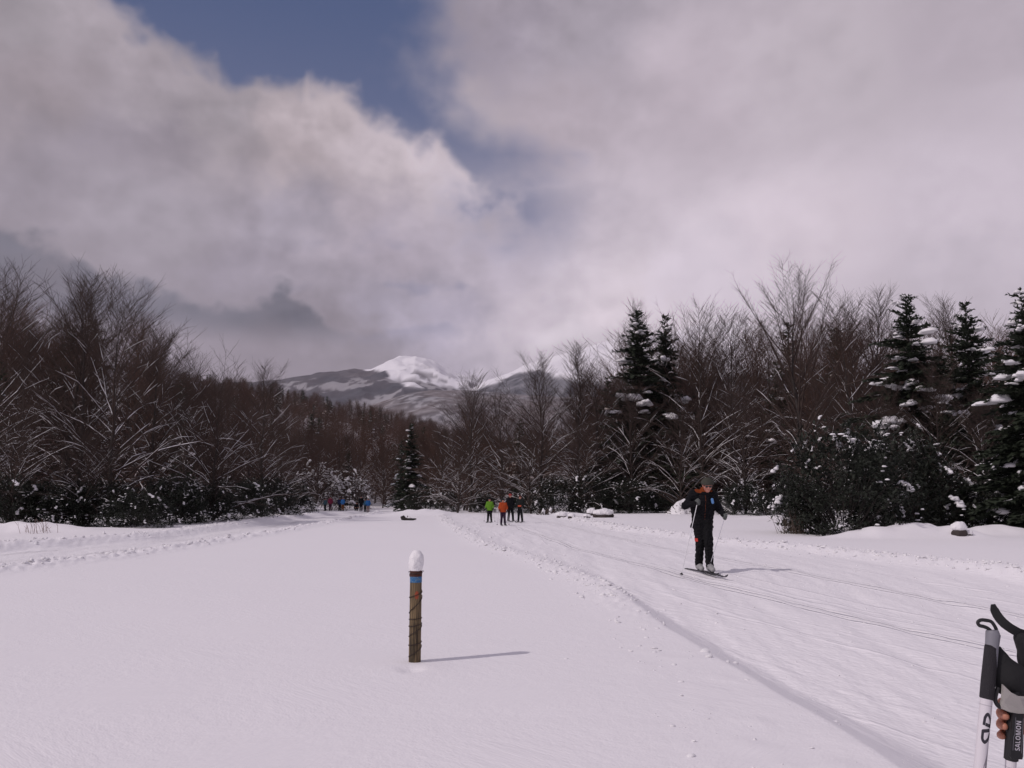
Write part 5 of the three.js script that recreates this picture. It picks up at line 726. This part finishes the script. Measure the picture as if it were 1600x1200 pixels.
    const curve = new THREE.CatmullRomCurve3(pts), N = 36; for (let k = 0; k <= N; k++) { const u = k / N, p = curve.getPoint(u), tn = curve.getTangent(u), w = interp(hw2.map((v, i) => [i / 7, v]), u) * (1 + 0.04 * noise(u * 30)), side = V(0, 0, 0).crossVectors(tn, toward).normalize(), nn = V(0, 0, 0).crossVectors(side, tn).normalize(), o = gb.p.length / 3; for (const [a, b] of [[-1, -1], [1, -1], [1, 1], [-1, 1]]) { const v = g.worldToLocal(p.clone().addScaledVector(side, a * w).addScaledVector(nn, b * 0.0016)); gb.v(v.x, v.y, v.z, 0, 0, 1); } if (prev >= 0) for (let s = 0; s < 4; s++) { const s2 = (s + 1) % 4; gb.i.push(prev + s, prev + s2, o + s2, prev + s, o + s2, o + s); } else gb.i.push(0, 2, 1, 0, 3, 2); prev = o; }
    const rg = gb.geo().toNonIndexed(); rg.computeVertexNormals(); part('strap', rg, std(0.011, 0.011, 0.012, 0.85), g).userData.label = 'loose black strap end';
    const p8 = [arr(toL(1600, 1002, 0.01)), arr(toL(1606, 1030, 0.02)), arr(toL(1604, 1090, 0.03))], wad = join([cap(p8[0], p8[1], 0.014, 0.017), cap(p8[1], p8[2], 0.014, 0.006), cap(arr(toL(1593, 996, 0.008)), p8[0], 0.010, 0.014)], 0.012); part('strap_pad', solid(wad, [Math.min(...p8.map((p) => p[0])) - 0.05, Math.min(...p8.map((p) => p[1])) - 0.05, Math.min(...p8.map((p) => p[2])) - 0.05], [Math.max(...p8.map((p) => p[0])) + 0.05, Math.max(...p8.map((p) => p[1])) + 0.05, Math.max(...p8.map((p) => p[2])) + 0.05], 0.003), std(0.011, 0.011, 0.012, 0.85), g);
  }
  // the person who holds them, outside the frame but for the hand
  const stand = onSnow(V(1.95, 0, -1.45)), turn = -0.9, P = { ...REST };
  const inv = (p) => { const c = Math.cos(-turn), s = Math.sin(-turn), x = p.x - stand.x, z = p.z - stand.z; return [x * c + z * s, p.y - stand.y, -x * s + z * c]; };
  const hc = Q(1583, 1128, 0.002), wrist = Q(1625, 1118, 0.035), haR = inv(Q(1640, 1112, 0.04));
  const Pp = person('person beyond the right edge, only bare fingers round a pole grip in view', stand, turn, { h: 1.78, cell: 0.022, jacket: cloth(0.02, 0.025, 0.035), trousers: blackCloth, hat: cloth(0.05, 0.02, 0.02), pose: { haR, elR: [(haR[0] + REST.shR[0]) / 2 - 0.12, 1.13, (haR[2]) / 2 - 0.05] }, skin: std(0.46, 0.19, 0.12, 0.5) });
  { // the holding hand, finely modelled and continuous with the wrist
    const w = wrist.clone().sub(hc), f = fist(arr(hc), arr(B.d), [0.75, 0.05, -0.66], 0.0118, 0.0083, 0.5, 2.75), wr2 = cap([hc.x + 0.03, hc.y + 0.004, hc.z - 0.03], arr(wrist), 0.02, 0.026), g2 = solid((x, y, z) => smin(f(x, y, z), wr2(x, y, z), 0.02), [hc.x - 0.07, hc.y - 0.09, hc.z - 0.13], [hc.x + 0.11, hc.y + 0.09, hc.z + 0.06], 0.0026);
    g2.applyMatrix4(Pp.g.matrixWorld.clone().invert()); const bd = Pp.g.children.find((c) => c.name === 'body'); bd.geometry = mergeGeometries([bd.geometry, g2]); }
}
renderer.render(scene, camera);
